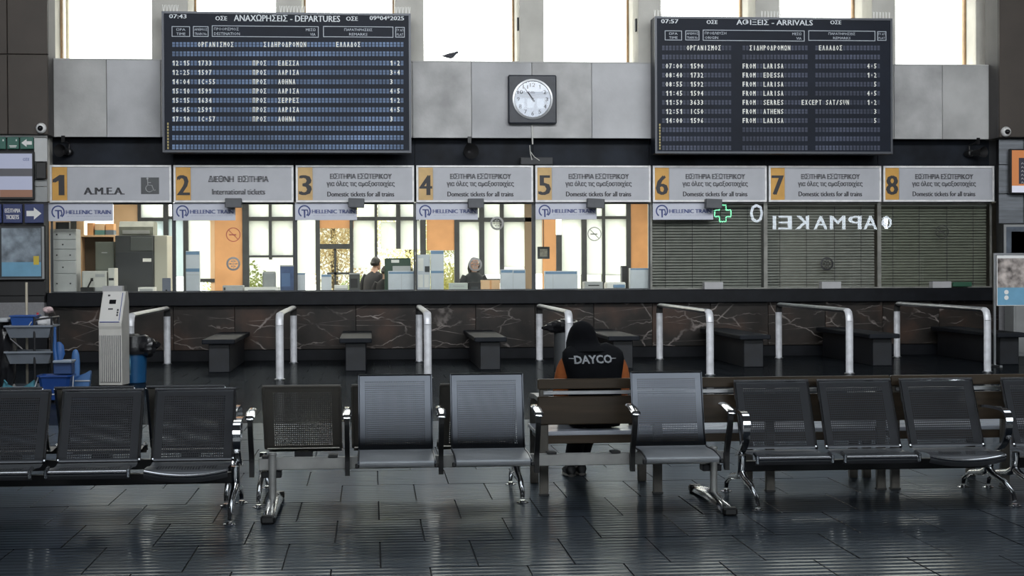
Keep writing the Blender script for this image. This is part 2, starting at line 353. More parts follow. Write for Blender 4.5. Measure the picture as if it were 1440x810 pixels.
for k in range(16):
    a = at(cuts[k], 140, 27.4).x; b = at(cuts[k+1], 140, 27.4).x
    MB().box(a+.004, b-.004, 27.39, 27.45, Z_SLB-.02, Z_W, .005).build('concrete_panel', mcs[seq[k]], par)
MB().box(X(0)+.02, X(8)-.02, 27.385, 27.95, Z_W+.001, Z_W+.02).build('coping', m_conc, par)
# --- upper windows: deep concrete fins, slender frames, glass
fin_px = [(213, 264), (388, 424), (556, 596), (731, 765), (898, 930), (1063, 1097), (1227, 1260)]
fx = []
for k, (a, b) in enumerate(fin_px):
    c = X(k+1); w = .20 if k else .29
    if k == 0: x0, x1 = at(213, 50, 27.4).x, at(264, 50, 27.4).x
    else: x0, x1 = at(a, 50, 27.4).x, at(b, 50, 27.4).x
    fx.append((x0, x1))
    f = st(MB().box(x0, x1, 27.43, 28.70, Z_W+.021, 9.8, .006).build('trim_%d' % (5+k), m_fin))
    if k in (1, 2, 3, 4): MB().box(x0-.03, x0-.001, 27.55, 27.63, Z_W+.58, Z_W+.80).build('bracket', m_dark, f)
st(MB().box(X(0)-.35, X(0)+.02, 27.43, 28.9, Z_SB, 9.8).build('trim_12', m_fin))
st(MB().box(X(8)-.14, X(8)+.40, 27.96, 28.9, Z_SB, 9.8).build('trim_13', m_fin))
edges = [X(0)+.02]+[q for t in fx for q in t]+[X(8)-.14]
for k in range(8):
    a, b = edges[2*k]+.004, edges[2*k+1]-.004
    w = st(MB().box(a, b, 28.50, 28.515, Z_W+.03, 9.75).build('window_%d' % (k+1), m_wglass))
    fr = MB(); fr.box(a, a+.03, 28.44, 28.56, Z_W+.03, 9.75); fr.box(b-.03, b, 28.44, 28.56, Z_W+.03, 9.75); fr.box(a, b, 28.44, 28.56, Z_W+.022, Z_W+.05)
    fr.build('window_frame', m_rust, w)
    if k == 0: MB().box(a+.09, a+.13, 28.43, 28.57, Z_W+.05, 9.75).build('mullion', m_ivory, w)
st(MB().box(-11, 24, 26.2, 28.9, 9.8, 9.9).build('trim_14', m_side))
# --- brown piers left and right of the counter
for (nm, a, b, ls) in (('wall_pier_left', -11, at(68, 100, 26.95).x, (10,)), ('wall_pier_right', at(1404, 100, 26.95).x, 24, ())):
    z0 = at(34, 189, 26.9).z if a < 0 else at(1420, 193, 26.9).z
    w = st(MB().box(a, b, 26.97, 27.55, z0, 9.8).build(nm, m_side))
    xs = ([-11, at(10, 100, 26.9).x, b] if a < 0 else [a, a+1.6, a+3.2, 24])
    zs = [z0, at(34, 76, 26.9).z, 7.0, 9.8] if a < 0 else [z0, 6.4, 9.8]
    for i in range(len(xs)-1):
        for j in range(len(zs)-1): MB().box(xs[i]+.006, xs[i+1]-.006, 26.92, 26.975, zs[j]+.006, zs[j+1]-.006, .006).build('cladding_panel', m_brown, w)
# lower parts of the two end walls
m_off = mat('grey_enamel_panel', (.30, .31, .31), .5, var=.06)
wl = st(MB().box(-11, XL-.003, 27.12, 27.55, 1.02, at(34, 190, 27).z).build('wall_end_left', m_black))
def endpan(par, rect, m, Y=27.10, nm='wall_panel'): 
    mb = MB(); pbox(mb, rect, Y, Y+.03, .004); return mb.build(nm, m, par)
endpan(wl, (-120, 189, 66.5, 193), m_white, 27.06)
endpan(wl, (48, 194, 66.5, 227), mat('pale_enamel', (.50, .51, .51), .45, var=.05), 27.07)
endpan(wl, (-120, 228, 66.5, 252), m_off, 27.09); endpan(wl, (-120, 253, 66.5, 262), m_off, 27.09); endpan(wl, (-120, 262.6, 66.5, 284), m_off, 27.09)
endpan(wl, (-120, 396, 64, 416), m_black, 27.09)
wr = st(MB().box(XR+.003, 24, 27.12, 27.55, .72, at(1420, 193, 27).z).build('wall_end_right', m_black))
m_gm = mat('striated_grey_stone', (.17, .185, .205), .45, var=.25, vs=5, stretch=(.4, 1, 4))
for r in ((1405, 196, 1439, 231), (1405, 232, 1439, 272), (1405, 273, 1439, 314), (1440, 196, 1530, 314)): endpan(wr, r, m_gm, 27.08)
endpan(wr, (1405, 430, 1530, 470), mat('grey_terrazzo', (.2, .2, .2)), 27.09)
# --- counter glazing: frames and one pane per position
for k in range(8):
    a, b = X(k)+.02, X(k+1)-.02
    w = st(MB().box(a, b, 27.60, 27.606, Z_CT+.002, Z_SB-.03).build('window_%d' % (9+k), m_glass))
    fm = m_steel if k >= 5 or k == 0 else m_frame
    fr = MB(); fr.box(a-.02, a+.012, 27.585, 27.62, Z_CT+.001, Z_SB-.02); fr.box(b-.012, b+.018, 27.585, 27.62, Z_CT+.001, Z_SB-.02); fr.box(a+.012, b-.012, 27.585, 27.62, Z_CT+.001, Z_CT+.02); fr.box(a+.012, b-.012, 27.585, 27.62, Z_SB-.05, Z_SB-.02)
    fr.build('window_frame', m_frame if k < 5 else mat('worn_aluminium', (.22, .22, .20), .5, .4, var=.3), w)
# --- ticket office behind the glass
OY = 32.5
m_ofl = mat('office_floor', (.30, .28, .25), .5, var=.1); m_ow = mat('office_wall_paint', (.70, .68, .60), .7, var=.05)
st(MB().box(-7.2, 13.5, 27.71, 32.7, -.10, 0).build('trim_15', m_ofl))
st(MB().box(-7.2, 13.5, 27.96, 32.7, 3.2, 3.3).build('trim_16', m_ow))
st(MB().box(-7.4, -7.2, 27.71, 32.7, 0, 3.3).build('wall_office_left', m_ow))
st(MB().box(X(5)+.95, X(5)+1.05, 27.96, 32.3, 0, 3.2).build('wall_office_partition', m_ow))
st(MB().box(13.3, 13.5, 27.71, 32.7, 0, 3.3).build('wall_office_right', m_ow))
st(MB().box(X(5)+.06, X(6)+.3, 27.86, 27.90, 0, 3.2).build('wall_blind_light_block', mat('dull_wall_grey', (.10, .10, .095), .8, var=.1)))  # panel added behind the first blind to block light from the office
# the office's outer wall: veneer piers, dark frames, frosted panes, clear panes
woff = st(MB().box(-7.2, 13.4, OY, OY+.2, 0, .62).build('wall_office', m_ow))
def ob(rect, m, nm, y0=0, y1=.12, c=0):
    mb = MB(); x0, x1, z0, z1 = prect(rect, OY); mb.box(x0, x1, OY+y0, OY+y1, max(z0, .62), z1, c); return mb.build(nm, m, woff)
m_fro = frost_mat('frosted_pane', (.975, 1, .965)); m_frc = frost_mat('frosted_pane_cool', (.80, .88, .90))
TP = 262
for r in ((-60, TP, 36, 440), (68, TP, 118, 440), (160, TP, 194, 440)): ob(r, m_tan, 'veneer_panel')
for r in ((302, TP, 341, 440), (449, TP, 492, 321), (600, TP, 639, 352), (763, TP, 782, 440), (887, TP, 911, 440)): ob(r, m_orange, 'veneer_panel')
ob((296, 310, 302, 440), m_tan, 'veneer_panel'); ob((449, 262, 497, 321), m_orange, 'veneer_panel', .02, .10)
for r in ((100, TP, 108, 440), (194, TP, 198.5, 440), (230, TP, 237, 440), (258, 308, 265, 440), (296, TP, 302, 309), (341, TP, 350, 440), (378, TP, 382, 365), (412, TP, 416, 440),
          (444, 306, 450, 440), (492, 306, 497, 440), (527, TP, 531, 440), (557, TP, 563, 350), (591, TP, 599, 440), (639, TP, 646, 440), (674, TP, 681, 440), (703, TP, 708.5, 385),
          (748, TP, 753, 440), (783, 330, 790, 440), (818, TP, 825, 440), (847, TP, 851, 440), (881, TP, 887, 440)): ob(r, m_frame, 'mullion', -.03, .15)
for r in ((198, 306, 230, 311), (350, 305, 412, 310.5), (450, 343, 492, 350), (497, 305, 590, 310), (646, 306, 748, 312), (646, 392, 703, 398), (753, 304, 887, 308), (237, 304, 258, 308), (265, 392, 302, 397), (350, 359, 412, 362), (265, TP, 302, 267)):
    ob(r, m_frame, 'transom', -.02, .14)
ob((738, TP, 748, 440), mat('brown_post', (.20, .15, .10), .6), 'mullion', -.02, .13)
pane = lambda r, m=None, nm='frosted_pane': ob(r, m or m_fro, nm, .04, .05)
for r in ((198.5, TP, 230, 306), (350, TP, 378, 305), (382, TP, 412, 305), (350, 310.5, 378, 359), (382, 310.5, 412, 359), (416, TP, 444, 385), (497, 310, 527, 377), (503, TP, 527, 305), (531, TP, 557, 305),
          (563, TP, 591, 305), (535, 312, 557, 350), (563, 310, 591, 351), (646, 312, 674, 392), (646, TP, 674, 306), (681, TP, 703, 306), (708, TP, 738, 306), (681, 312, 703, 386), (708, 312, 738, 375),
          (753, 308, 763, 385), (790, 308, 818, 386), (825, 308, 847, 386), (851, 308, 881, 387), (825, TP, 847, 304), (851, TP, 881, 304), (753, TP, 763, 304), (790, TP, 818, 304), (265, 310, 296, 392), (911, TP, 930, 440)): pane(r)
for r in ((237, 308, 258, 389), (198.5, 311, 230, 440)): pane(r, m_frc)
for r in ((450, 350, 492, 440), (450, 321, 492, 343), (350, 362, 412, 440), (497, 377, 591, 440), (599, 352, 639, 440), (708, 375, 738, 440), (790, 386, 881, 440), (265, TP+6, 296, 310)):
    ob(r, m_oglass, 'clear_pane', .06, .066)
for r in ((470, 350, 473, 440), (460, 383, 492, 386)): ob(r, m_frame, 'mullion', .03, .09)
st(MB().box(X(5)+1.05, 13.3, OY, OY+.2, 0, 3.2).build('wall_office_blank', mat('dull_wall_grey', (.10, .10, .095), .8, var=.1)))
# desk behind the glass
desk = thing('office_worktop', 'long pale worktop just behind the ticket office glass', 'worktop', (0, 0, 0))
MB().box(X(0)-.6, X(5)+.03, 27.72, 28.55, Z_CT-.05, Z_CT-.012, .006).build('top', mat('pale_laminate', (.55, .54, .50), .35, var=.04), desk)
MB().box(X(0)-.6, X(5)+.03, 28.50, 28.54, 0, Z_CT-.05).build('panel', m_ow, desk)
# outside the office: pale ground
st(MB().box(-40, 60, 32.7, 90, -.2, -.1).build('trim_17', mat('pale_paving_outside', (.66, .65, .60), .9, var=.1, vs=.4)))
# ================================================================== SIGNS, BOARDS, CLOCK
m_signface = mat('silver_sign_face', (.44, .45, .485), .5, 0, var=.06, vs=3)
m_trim = mat('worn_white_trim', (.80, .80, .80), .5, var=.12, vs=9)
LINES = [('Α.Μ.Ε.Α.',), ('ΔΙΕΘΝΗ  ΕΙΣΙΤΗΡΙΑ', 'International tickets')]+[('ΕΙΣΙΤΗΡΙΑ ΕΣΩΤΕΡΙΚΟΥ', 'για όλες τις αμαξοστοιχίες', 'Domestic tickets for all trains')]*6
for k in range(8):
    a, b = X(k)+.02, X(k+1)-.02
    lab = ['ticket counter sign 1 with wheelchair symbol, leftmost of the row', 'ticket counter sign 2 for international tickets', 'domestic ticket counter sign with faded amber numeral three', 'domestic ticket counter sign with numeral four, left of the clock cable',
           'domestic ticket counter sign with numeral five, right of the clock cable', 'domestic ticket counter sign with numeral six, above the last banner', 'domestic ticket counter sign with numeral seven, over the middle blind', 'domestic ticket counter sign with numeral eight, rightmost of the row'][k]
    t = thing('counter_sign', lab, 'sign', ((a+b)/2, 27.45, Z_SB-.02), 0, 'numbered signs over the ticket counters')
    w = (b-a)/2; hh = Z_ST-Z_SB+.02
    MB().box(-w, w, .0, .24, 0, hh, .004).build('box', m_grey, t)
    fr = MB(); e = .032
    fr.box(-w, w, -.03, 0, 0, e); fr.box(-w, w, -.03, 0, hh-e, hh); fr.box(-w, -w+e, -.03, 0, e, hh-e); fr.box(w-e, w, -.03, 0, e, hh-e); fr.build('frame', m_trim, t)
    fc = MB().box(-w+e+.26, w-e, -.012, -.001, e+.004, hh-e-.004).build('face', m_signface, t)
    nf = MB().box(-w+e+.005, -w+e+.25+(.06 if k == 0 else 0)*0, -.014, -.001, e+.004, hh-e-.004).build('number_panel', m_amber if k in (0, 1, 5, 6, 7) else mat('faded_amber_panel', (.58, .38, .15), .5, var=.1), t)
    mb = MB(); nx = -w+e+.128; txt(mb, str(k+1), nx-(.095 if k else .10), nx+(.095 if k else .065), .12, .46, -.0155, .035, heavy=.015); mb.build('number', m_ink, nf)
    mb = MB(); L = LINES[k]
    if k == 0: txt(mb, L[0], -.44, .22, .13, .25, -.0135, .05, heavy=.010)
    elif k == 1: txt(mb, L[0], -.42, .58, .34, .45, -.0135, .03, heavy=.009); mb.build('lettering', m_ink, fc); mb = MB(); txt(mb, L[1], -.36, .52, .13, .225, -.0135, .03, heavy=.008)
    else: txt(mb, L[0], -.42, .62, .395, .49, -.0135, .028, heavy=.008); mb.build('lettering', m_ink, fc); mb = MB(); txt(mb, L[1], -.48, .67, .25, .365, -.0135, .028, heavy=.005); mb.build('lettering', m_ink, fc); mb = MB(); txt(mb, L[2], -.47, .66, .095, .18, -.0135, .03, heavy=.0045)
    mb.build('lettering', m_ink, fc)
    if k == 0:
        pl = MB().box(.50, .80, -.018, -.012, .14, .42).build('wheelchair_plate', mat('dark_plate', (.05, .055, .06), .4), t)
        ic = MB(); ic.tube([(.61, -.021, .385), (.615, -.021, .29), (.68, -.021, .285), (.715, -.021, .20), (.745, -.021, .21)], .008, 6)
        ic.tube([(.615, -.021, .335), (.665, -.021, .33)], .007, 6)
        ic.tube([(.64+.06*math.cos(q), -.021, .235+.06*math.sin(q)) for q in [PI*.62+j*PI*1.25/12 for j in range(13)]], .007, 6); ic.lathe([(.001, -.002), (.018, 0), (.001, .002)], (.608, -.021, .40), 10, 'y')
        ic.build('wheelchair_symbol', m_grey, pl)
# banners
def banner(rect, lab, name='HELLENIC TRAIN'):
    x0, x1, z0, z1 = prect(rect, 27.50); z1 = Z_SB-.023; w = x1-x0; h = z1-z0
    t = thing('banner', lab, 'banner', (x0, 27.50, z0), 0, 'white and navy banners under the counter signs')
    fc = MB().box(0, w, 0, .012, 0, h, .002).build('sheet', mat('lilac_white_board', (.56, .58, .66), .5, var=.03), t)
    mb = MB(); c = (.15*w+.0, h*.50); r = h*.36
    ring = []
    for j in range(21):
        q = -PI*.30+j*PI*1.62/20; ring.append(q)
    v = []; f = []
    for q in ring: v += [(c[0]+r*math.cos(q), -.002, c[1]+r*math.sin(q)), (c[0]+r*.78*math.cos(q), -.002, c[1]+r*.78*math.sin(q))]
    for j in range(20): f.append((2*j, 2*j+1, 2*j+3, 2*j+2))
    mb.add(v, f)
    mb.add([(c[0]-.5*r, -.002, c[1]+.30*r), (c[0]+.52*r, -.002, c[1]+.30*r), (c[0]+.58*r, -.002, c[1]+.12*r), (c[0]-.44*r, -.002, c[1]+.12*r)], [(0, 3, 2, 1)])
    mb.add([(c[0]-.12*r, -.002, c[1]+.2*r), (c[0]+.14*r, -.002, c[1]+.2*r), (c[0]+.16*r, -.002, c[1]-1.02*r), (c[0]-.08*r, -.002, c[1]-1.02*r)], [(0, 3, 2, 1)])
    v = []
    for j in range(9):
        q = -PI*.42+j*PI*.72/8; v += [(c[0]+.22*r+.42*r*math.cos(q), -.002, c[1]-.22*r+.50*r*math.sin(q)), (c[0]+.22*r+.25*r*math.cos(q), -.002, c[1]-.22*r+.32*r*math.sin(q))]
    mb.add(v, [(2*j, 2*j+1, 2*j+3, 2*j+2) for j in range(8)]); mb.flat = True
    mb.build('emblem', m_navy, fc)
    mb = MB(); txt(mb, name, .275*w, .965*w, h*.38, h*.60, -.002, .03, heavy=.007); mb.build('lettering', m_navy, fc)
    mb = MB(); txt(mb, 'GRUPPO FERROVIE DELLO STATO ITALIANE', .28*w, .96*w, h*.245, h*.29, -.002, .0, res=1); mb.build('small_lettering', mat('pale_navy_print', (.25, .28, .42), .5), fc)
bl = ['at the far left below the wheelchair sign', 'under the international tickets sign', 'under sign three, above the trees', 'under sign four, above the clerk', 'under sign five, right of the clerk', 'in front of the blinds under sign six']
for k, r in enumerate(((68, 285, 159, 311), (243.5, 284.5, 331, 310), (415, 283, 502, 309.5), (585, 283, 672, 309), (753, 282.5, 839, 308.5), (918, 283, 1003, 309))):
    banner(r, 'white navy-lettered railway banner '+bl[k])
for k, (x, y, w, sh, nb) in enumerate(((317, 279, 23, 0, 2), (489.5, 279, 22.5, .01, 3), (658, 279.5, 22, 0, 4), (825, 279.5, 24, .012, 5), (991.5, 280, 22.5, .008, 6))):
    a = at(x, y+13, 27.30); b = at(x+w, y, 27.30)
    t = thing('speaker_box', 'small dark box over the banner corner under the sign numbered '+('', '', 'two', 'three', 'four', 'five', 'six')[nb], 'speaker', ((a.x+b.x)/2, 27.30, a.z), 0, 'small dark boxes under the signs')
    ww = (b.x-a.x)/2; hh = b.z-a.z
    c_ = MB().box(-ww, ww, -.08, .08, 0, hh, .008); c_.xf(Matrix.Rotation(sh*4, 4, 'Y')); c_.build('case', mat('charcoal_case', (.075, .08, .09), .5, var=.1), t)
    MB().box(-.02, .02, .06, .12, hh-.05, hh-.01).build('bracket', m_black, t)
# split-flap boards
m_brd = mat('navy_black_board', (.007, .011, .021), .5, var=.2, vs=2, spec=.15); m_flap = mat('flap_painted_sheen', (.13, .19, .31), .5, var=.5, vs=1.3, spec=.2); m_flap2 = mat('flap_without_sheen', (.060, .070, .105), .5, var=.45, vs=1.6, spec=.2)  # departures flaps coloured brighter for reflected window light, arrivals flaps left darker
m_let = mat('flap_letter_white', (.85, .86, .80), .5); m_hdr = mat('board_print_grey', (.50, .55, .62), .5)
def board(rect, label, gx0, gx1, ncell, rowys, flap, gaps, head, boxes, rows, Y=26.85, D=.40, ex=None):
    x0, x1, z0, z1 = prect(rect, Y)
    t = thing('timetable_board', label, 'board', ((x0+x1)/2, Y, z0), 0, 'split-flap boards over the counters')
    ox, oz = (x0+x1)/2, z0
    loc = lambda px, py: (at(px, py, Y).x-ox, at(px, py, Y).z-oz)
    MB().box(x0-ox, x1-ox, .012, D, 0, z1-z0, .01).build('case', m_brd, t)
    fr = MB(); e = .035
    fr.box(x0-ox, x1-ox, -.01, .02, z1-z0-e, z1-z0); fr.box(x0-ox, x1-ox, -.01, .02, 0, e); fr.box(x0-ox, x0-ox+e, -.01, .02, e, z1-z0-e); fr.box(x1-ox-e, x1-ox, -.01, .02, e, z1-z0-e)
    fr.build('frame', mat('grey_board_edge', (.05, .056, .068), .4, .3), t)
    for s, r, bd in head: hd = MB(); a = loc(r[0], r[3]); b = loc(r[2], r[1]); txt(hd, s, a[0], b[0], a[1], b[1], .008, bd, heavy=.003); hd.build('heading', mat('board_print_white', (.66, .70, .74), .5), t)
    for r, ss in boxes:
        a = loc(r[0], r[3]); b = loc(r[2], r[1]); mb = MB(); w = .010
        mb.box(a[0], b[0], .004, .0118, a[1], a[1]+w); mb.box(a[0], b[0], .004, .0118, b[1]-w, b[1]); mb.box(a[0], a[0]+w, .004, .0118, a[1]+w, b[1]-w); mb.box(b[0]-w, b[0], .004, .0118, a[1]+w, b[1]-w)
        fo = mb.build('heading_frame', m_hdr, t); mb = MB()
        for s, u0, u1, row in ss:
            W_ = b[0]-a[0]; h_ = b[1]-a[1]; zz = a[1]+h_*(.58 if row == 0 else .16)
            txt(mb, s, a[0]+W_*u0, a[0]+W_*u1, zz, zz+h_*.24, .008, .0, res=1)
        mb.build('lettering', m_hdr, fo)
    for ri, ry in enumerate(rowys):
        fl = MB(); g0 = loc(gx0, ry); g1 = loc(gx1, ry); pw = (g1[0]-g0[0])/ncell; ch = .078
        chars = {}
        for col, s in rows.get(ri, ()):
            for q, c in enumerate(s):
                if c != ' ': chars[col+q] = c
        le = MB()
        for c in range(ncell):
            if any(a_ <= c < b_ for a_, b_ in gaps) and c not in chars: continue
            xc = g0[0]+(c+.5)*pw; zc = g0[1]+(g1[1]-g0[1])*c/ncell
            fl.box(xc-pw*.36, xc+pw*.36, .002, .012, zc-ch/2, zc-.003); fl.box(xc-pw*.36, xc+pw*.36, .003, .012, zc+.003, zc+ch/2)
            if c in chars:
                gl = chars[c]; thin_ = gl in ':-*1IΙ'
                hw_ = pw*(.32 if not thin_ else (.24 if gl == '1' else .07 if gl in 'IΙ' else .16)); hh_ = .042 if gl not in ':-*' else (.028 if gl == ':' else .008 if gl == '-' else .016)
                txt(le, gl, xc-hw_, xc+hw_, zc-hh_, zc+hh_, -.002, .035, res=1, heavy=.0025)
        fo = fl.build('flap_row', flap, t, kind='stuff')
        if ri in rows: le.build('row_lettering', m_let, fo)
    mb = MB(); v = loc(rect[0]+(8 if ex is None else ex), rect[3]-42)
    for q in range(9): mb.box(v[0]-.012, v[0]+.012, .006, .0118, v[1]-.05*q-.035, v[1]-.05*q)
    mb.build('maker_strip', mat('dull_gold_print', (.40, .33, .12), .5), t)
    sp_ = MB(); n = int((x1-x0)/.055)
    for q in range(n+1):
        u = x0-ox+.02+(x1-x0-.04)*q/n; 
        fpx = q/n
        if (head[0][0] == '07:43' and (fpx < .065 or .46 < fpx < .58 or fpx > .94)) or (head[0][0] != '07:43' and (fpx < .03 or .44 < fpx < .54 or fpx > .93)):
            for s_ in (-1, 1): sp_.tube([(u, .10, z1-z0-.003), (u+s_*.015, .10+s_*.02, z1-z0+.125)], .006, 4)
    sp_.build('bird_spikes', mat('spike_steel', (.85, .85, .82), .5), t, kind='stuff')
    mb = MB()
    for u in (x0-ox+.35, x1-ox-.35): mb.box(u-.04, u+.04, D, 27.39-Y-.001, .9, 1.0)
    mb.build('mounting_arm', m_black, t)
    return t
H1 = 'ΟΡΓΑΝΙΣΜΟΣ'; H2 = 'ΣΙΔΗΡΟΔΡΟΜΩΝ'; H3 = 'ΕΛΛΑΔΟΣ'
dep = {0: [(7, H1), (25, H2), (45, H3)]}
for i, (a, b, c, d, e) in enumerate((('12:15', '1733', 'ΕΔΕΣΣΑ', 60, '1*2'), ('12:25', '1597', 'ΛΑΡΙΣΑ', 60, '3*4'), ('14:04', 'IC-55', 'ΑΘΗΝΑ', 60, '3'), ('15:10', '1599', 'ΛΑΡΙΣΑ', 60, '4*5'), ('15:15', '1634', 'ΣΕΡΡΕΣ', 60, '1*2'), ('16:45', '2591', 'ΛΑΡΙΣΑ', 60, '4*5'), ('17:10', 'IC-57', 'ΑΘΗΝΑ', 60, '3'))):
    dep[i+2] = [(0, a), (7, b), (22, 'ΠΡΟΣ'), (29, c), (d, e)]
board((228, 17.5, 578, 214.5), 'large split-flap departures board with window sheen painted into its flaps, left of the clock', 241.5, 568, 64, [62.5+13.1*i for i in range(12)], m_flap, (),
      [('07:43', (238, 20, 262, 25.5), .02), ('ΟΣΕ', (303, 22.5, 319, 28.5), .02), ('ΑΝΑΧΩΡΗΣΕΙΣ - DEPARTURES', (329, 21.5, 478, 29.5), .03), ('ΟΣΕ', (487, 23, 503, 29), .02), ('09*04*2025', (520, 22.5, 568, 28), .02)],
      [((241.5, 37, 267, 51.5), [('ΩΡΑ', .25, .75, 0), ('TIME', .25, .75, 1)]), ((271.5, 37, 293, 51.5), [('ΑΡΙΘΜΟΣ', .08, .92, 0), ('TRAIN No', .1, .9, 1)]), ((298, 37, 448, 51.5), [('ΠΡΟΟΡΙΣΜΟΣ', .02, .25, 0), ('DESTINATION', .02, .26, 1), ('ΜΕΣΩ', .88, .97, 0), ('VIA', .92, .97, 1)]),
       ((454.5, 37.5, 553, 52), [('ΠΑΡΑΤΗΡΗΣΕΙΣ', .3, .7, 0), ('REMARKS', .37, .63, 1)]), ((556, 38, 569, 52.5), [('ΓΡ ΑΠ', .12, .88, 0), ('PLAT', .15, .85, 1)])], dep)
arr = {0: [(7, H1), (25, H2), (45, H3)]}
for i, (a, b, c, e) in enumerate((('07:00', '1590', 'LARISA', '4*5'), ('08:40', '1732', 'EDESSA', '1*2'), ('08:55', '1592', 'LARISA', '5'), ('11:45', '1594', 'LARISA', '4*5'), ('11:59', '3633', 'SERRES', '1*2'), ('12:51', 'IC50', 'ATHENS', '3'), ('14:00', '1596', 'LARISA', '5'))):
    arr[i+2] = [(1, a), (8, b), (23, 'FROM'), (29, c), (62-len(e), e)]+([(40, 'EXCEPT'), (46+1, 'SAT/SUN')] if b == '3633' else [])
board((921, 24.5, 1255, 216), 'large split-flap arrivals board with darker flaps painted without sheen, right of the clock', 930.5, 1238, 63, [67.3+12.78*i for i in range(12)], m_flap2, ((20, 23), (42, 44)),
      [('07:57', (930, 27, 954, 32.5), .02), ('ΟΣΕ', (994, 28, 1009, 33.5), .02), ('ΑΦΙΞΕΙΣ - ARRIVALS', (1036, 27.5, 1143, 35), .03), ('ΟΣΕ', (1168, 28.5, 1183, 34), .02)],
      [((935, 43, 959, 56.5), [('ΩΡΑ', .25, .75, 0), ('TIME', .25, .75, 1)]), ((964, 43, 983.5, 56.5), [('ΑΡΙΘΜΟΣ', .08, .92, 0), ('TRAIN No', .1, .9, 1)]), ((988.5, 43, 1131.5, 57), [('ΠΡΟΕΛΕΥΣΗ', .02, .23, 0), ('ORIGIN', .02, .15, 1), ('ΜΕΣΩ', .88, .97, 0), ('VIA', .92, .97, 1)]),
       ((1137, 43.5, 1231, 57), [('ΠΑΡΑΤΗΡΗΣΕΙΣ', .3, .7, 0), ('REMARKS', .37, .63, 1)]), ((1234, 44, 1246.5, 57), [('ΓΡ ΑΠ', .12, .88, 0), ('PLAT', .15, .85, 1)])], arr, ex=7)
# clock
c = at(748.5, 140, 27.3); R_ = .33
t = thing('wall_clock', 'round white clock in a square black case, between the two boards', 'clock', (c.x, 27.26, c.z))
ca = MB().box(-.415, .415, -.01, .129, -.415, .415, .02).build('case', mat('charcoal_case_2', (.022, .026, .036), .5, var=.2), t)
MB().lathe([(.335, -.008), (.345, -.03), (.315, -.035), (.305, -.014), (.335, -.008)], (0, 0, 0), 40, 'y').build('bezel', mat('grey_bezel', (.35, .36, .37), .3, .6), t)
fc = MB().lathe([(.001, -.014), (.308, -.014), (.308, -.011), (.001, -.011)], (0, 0, 0), 40, 'y').build('dial', mat('aged_white_dial', (.62, .64, .66), .4, var=.08), t)
mb = MB()
for h_ in range(1, 13):
    q = PI/2-h_*PI/6; s_ = str(h_); w_ = .022*len(s_) if h_ != 1 else .01
    txt(mb, s_, .245*math.cos(q)-w_, .245*math.cos(q)+w_, .245*math.sin(q)-.033, .245*math.sin(q)+.033, -.016, .03)
mb.build('numerals', m_ink, fc)
mb = MB(); txt(mb, 'ΟΣΕ', -.04, .04, .10, .13, -.016, .02); mb.build('emblem', m_ink, fc)
for nm, q, l, w_ in (('minute_hand', 324, .25, .014), ('hour_hand', 327, .15, .022)):
    a_ = math.radians(90-q); d_ = Vector((math.cos(a_), 0, math.sin(a_))); n_ = Vector((-d_.z, 0, d_.x))
    y_ = -.020 if nm == 'hour_hand' else -.024
    MB().loft([[tuple(Vector((0, y_+yy, 0))+d_*u+n_*w_*s_*ww) for u, ww, s_ in ((-.05, .7, -1), (-.05, .7, 1), (l, .35, 1), (l, .35, -1))] for yy in (0, .002)], sm=False).build(nm, m_ink, t)
MB().lathe([(.001, -.029), (.02, -.029), (.02, -.02), (.001, -.02)], (0, 0, 0), 16, 'y').build('hub', m_ink, t)
MB().lathe([(.001, -.036), (.30, -.034), (.306, -.033), (.001, -.034)], (0, 0, 0), 36, 'y').build('glass_cover', glass_mat('clock_glass', (.97, .98, 1), .5), t)
mb = MB(); mb.tube([(-.0, .10, -.43), (.01, .105, -.76)], .014, 8); mb.tube([(-.03, .2, -.77), (-.02, .22, -.90), (.01, .23, -1.02)], .008, 6); mb.tube([(-.02, .2, -.88), (.05, .22, -.97), (.14, .23, -1.03)], .008, 6)
tag(mb.build('cable', mat('white_cable', (.55, .55, .52), .6), None, (c.x, 27.26, c.z)), 'white cable hanging down from the clock over the black band', 'cable')
# junction box under the cable
mb = MB(); pbox(mb, (732, 221, 778, 231.5), 27.50, 27.685, .01); tag(mb.build('junction_box', mat('black_grey_box', (.03, .032, .036), .6)), 'low dark grey box under the clock cable, on the black band', 'box')
# horn loudspeakers
def horn(px, py, lab, r=.12, aim=0):
    c = at(px, py, 27.3)
    t = thing('horn_loudspeaker', lab, 'loudspeaker', (c.x, 27.35, c.z), aim)
    MB().lathe([(.03, .20), (.05, .12), (r*.55, .05), (r, -.10), (r*1.06, -.11), (r*.95, -.09), (r*.5, .02), (.02, .06)], (0, 0, 0), 24, 'y').build('bell', mat('matt_black_horn', (.01, .01, .011), .7), t)
    MB().lathe([(.001, .33), (.05, .33), (.06, .28), (.06, .2), (.03, .18)], (0, 0, 0), 16, 'y').build('driver', m_black, t)
    mb = MB(); mb.tube([(0, .25, .0), (0, .26, .14), (0, .10, .17), (0, .03, .24)], .014, 8); mb.box(-.03, .03, .02, .04, .15, .26); mb.build('bracket', m_black, t)
horn(661, 213, 'black horn loudspeaker on the band left of the clock cable', .125, .15)
horn(87, 212, 'black horn loudspeaker above counter sign 1', .10, -.25)
horn(1379, 214, 'dark horn loudspeaker above counter sign 8', .09, .4)
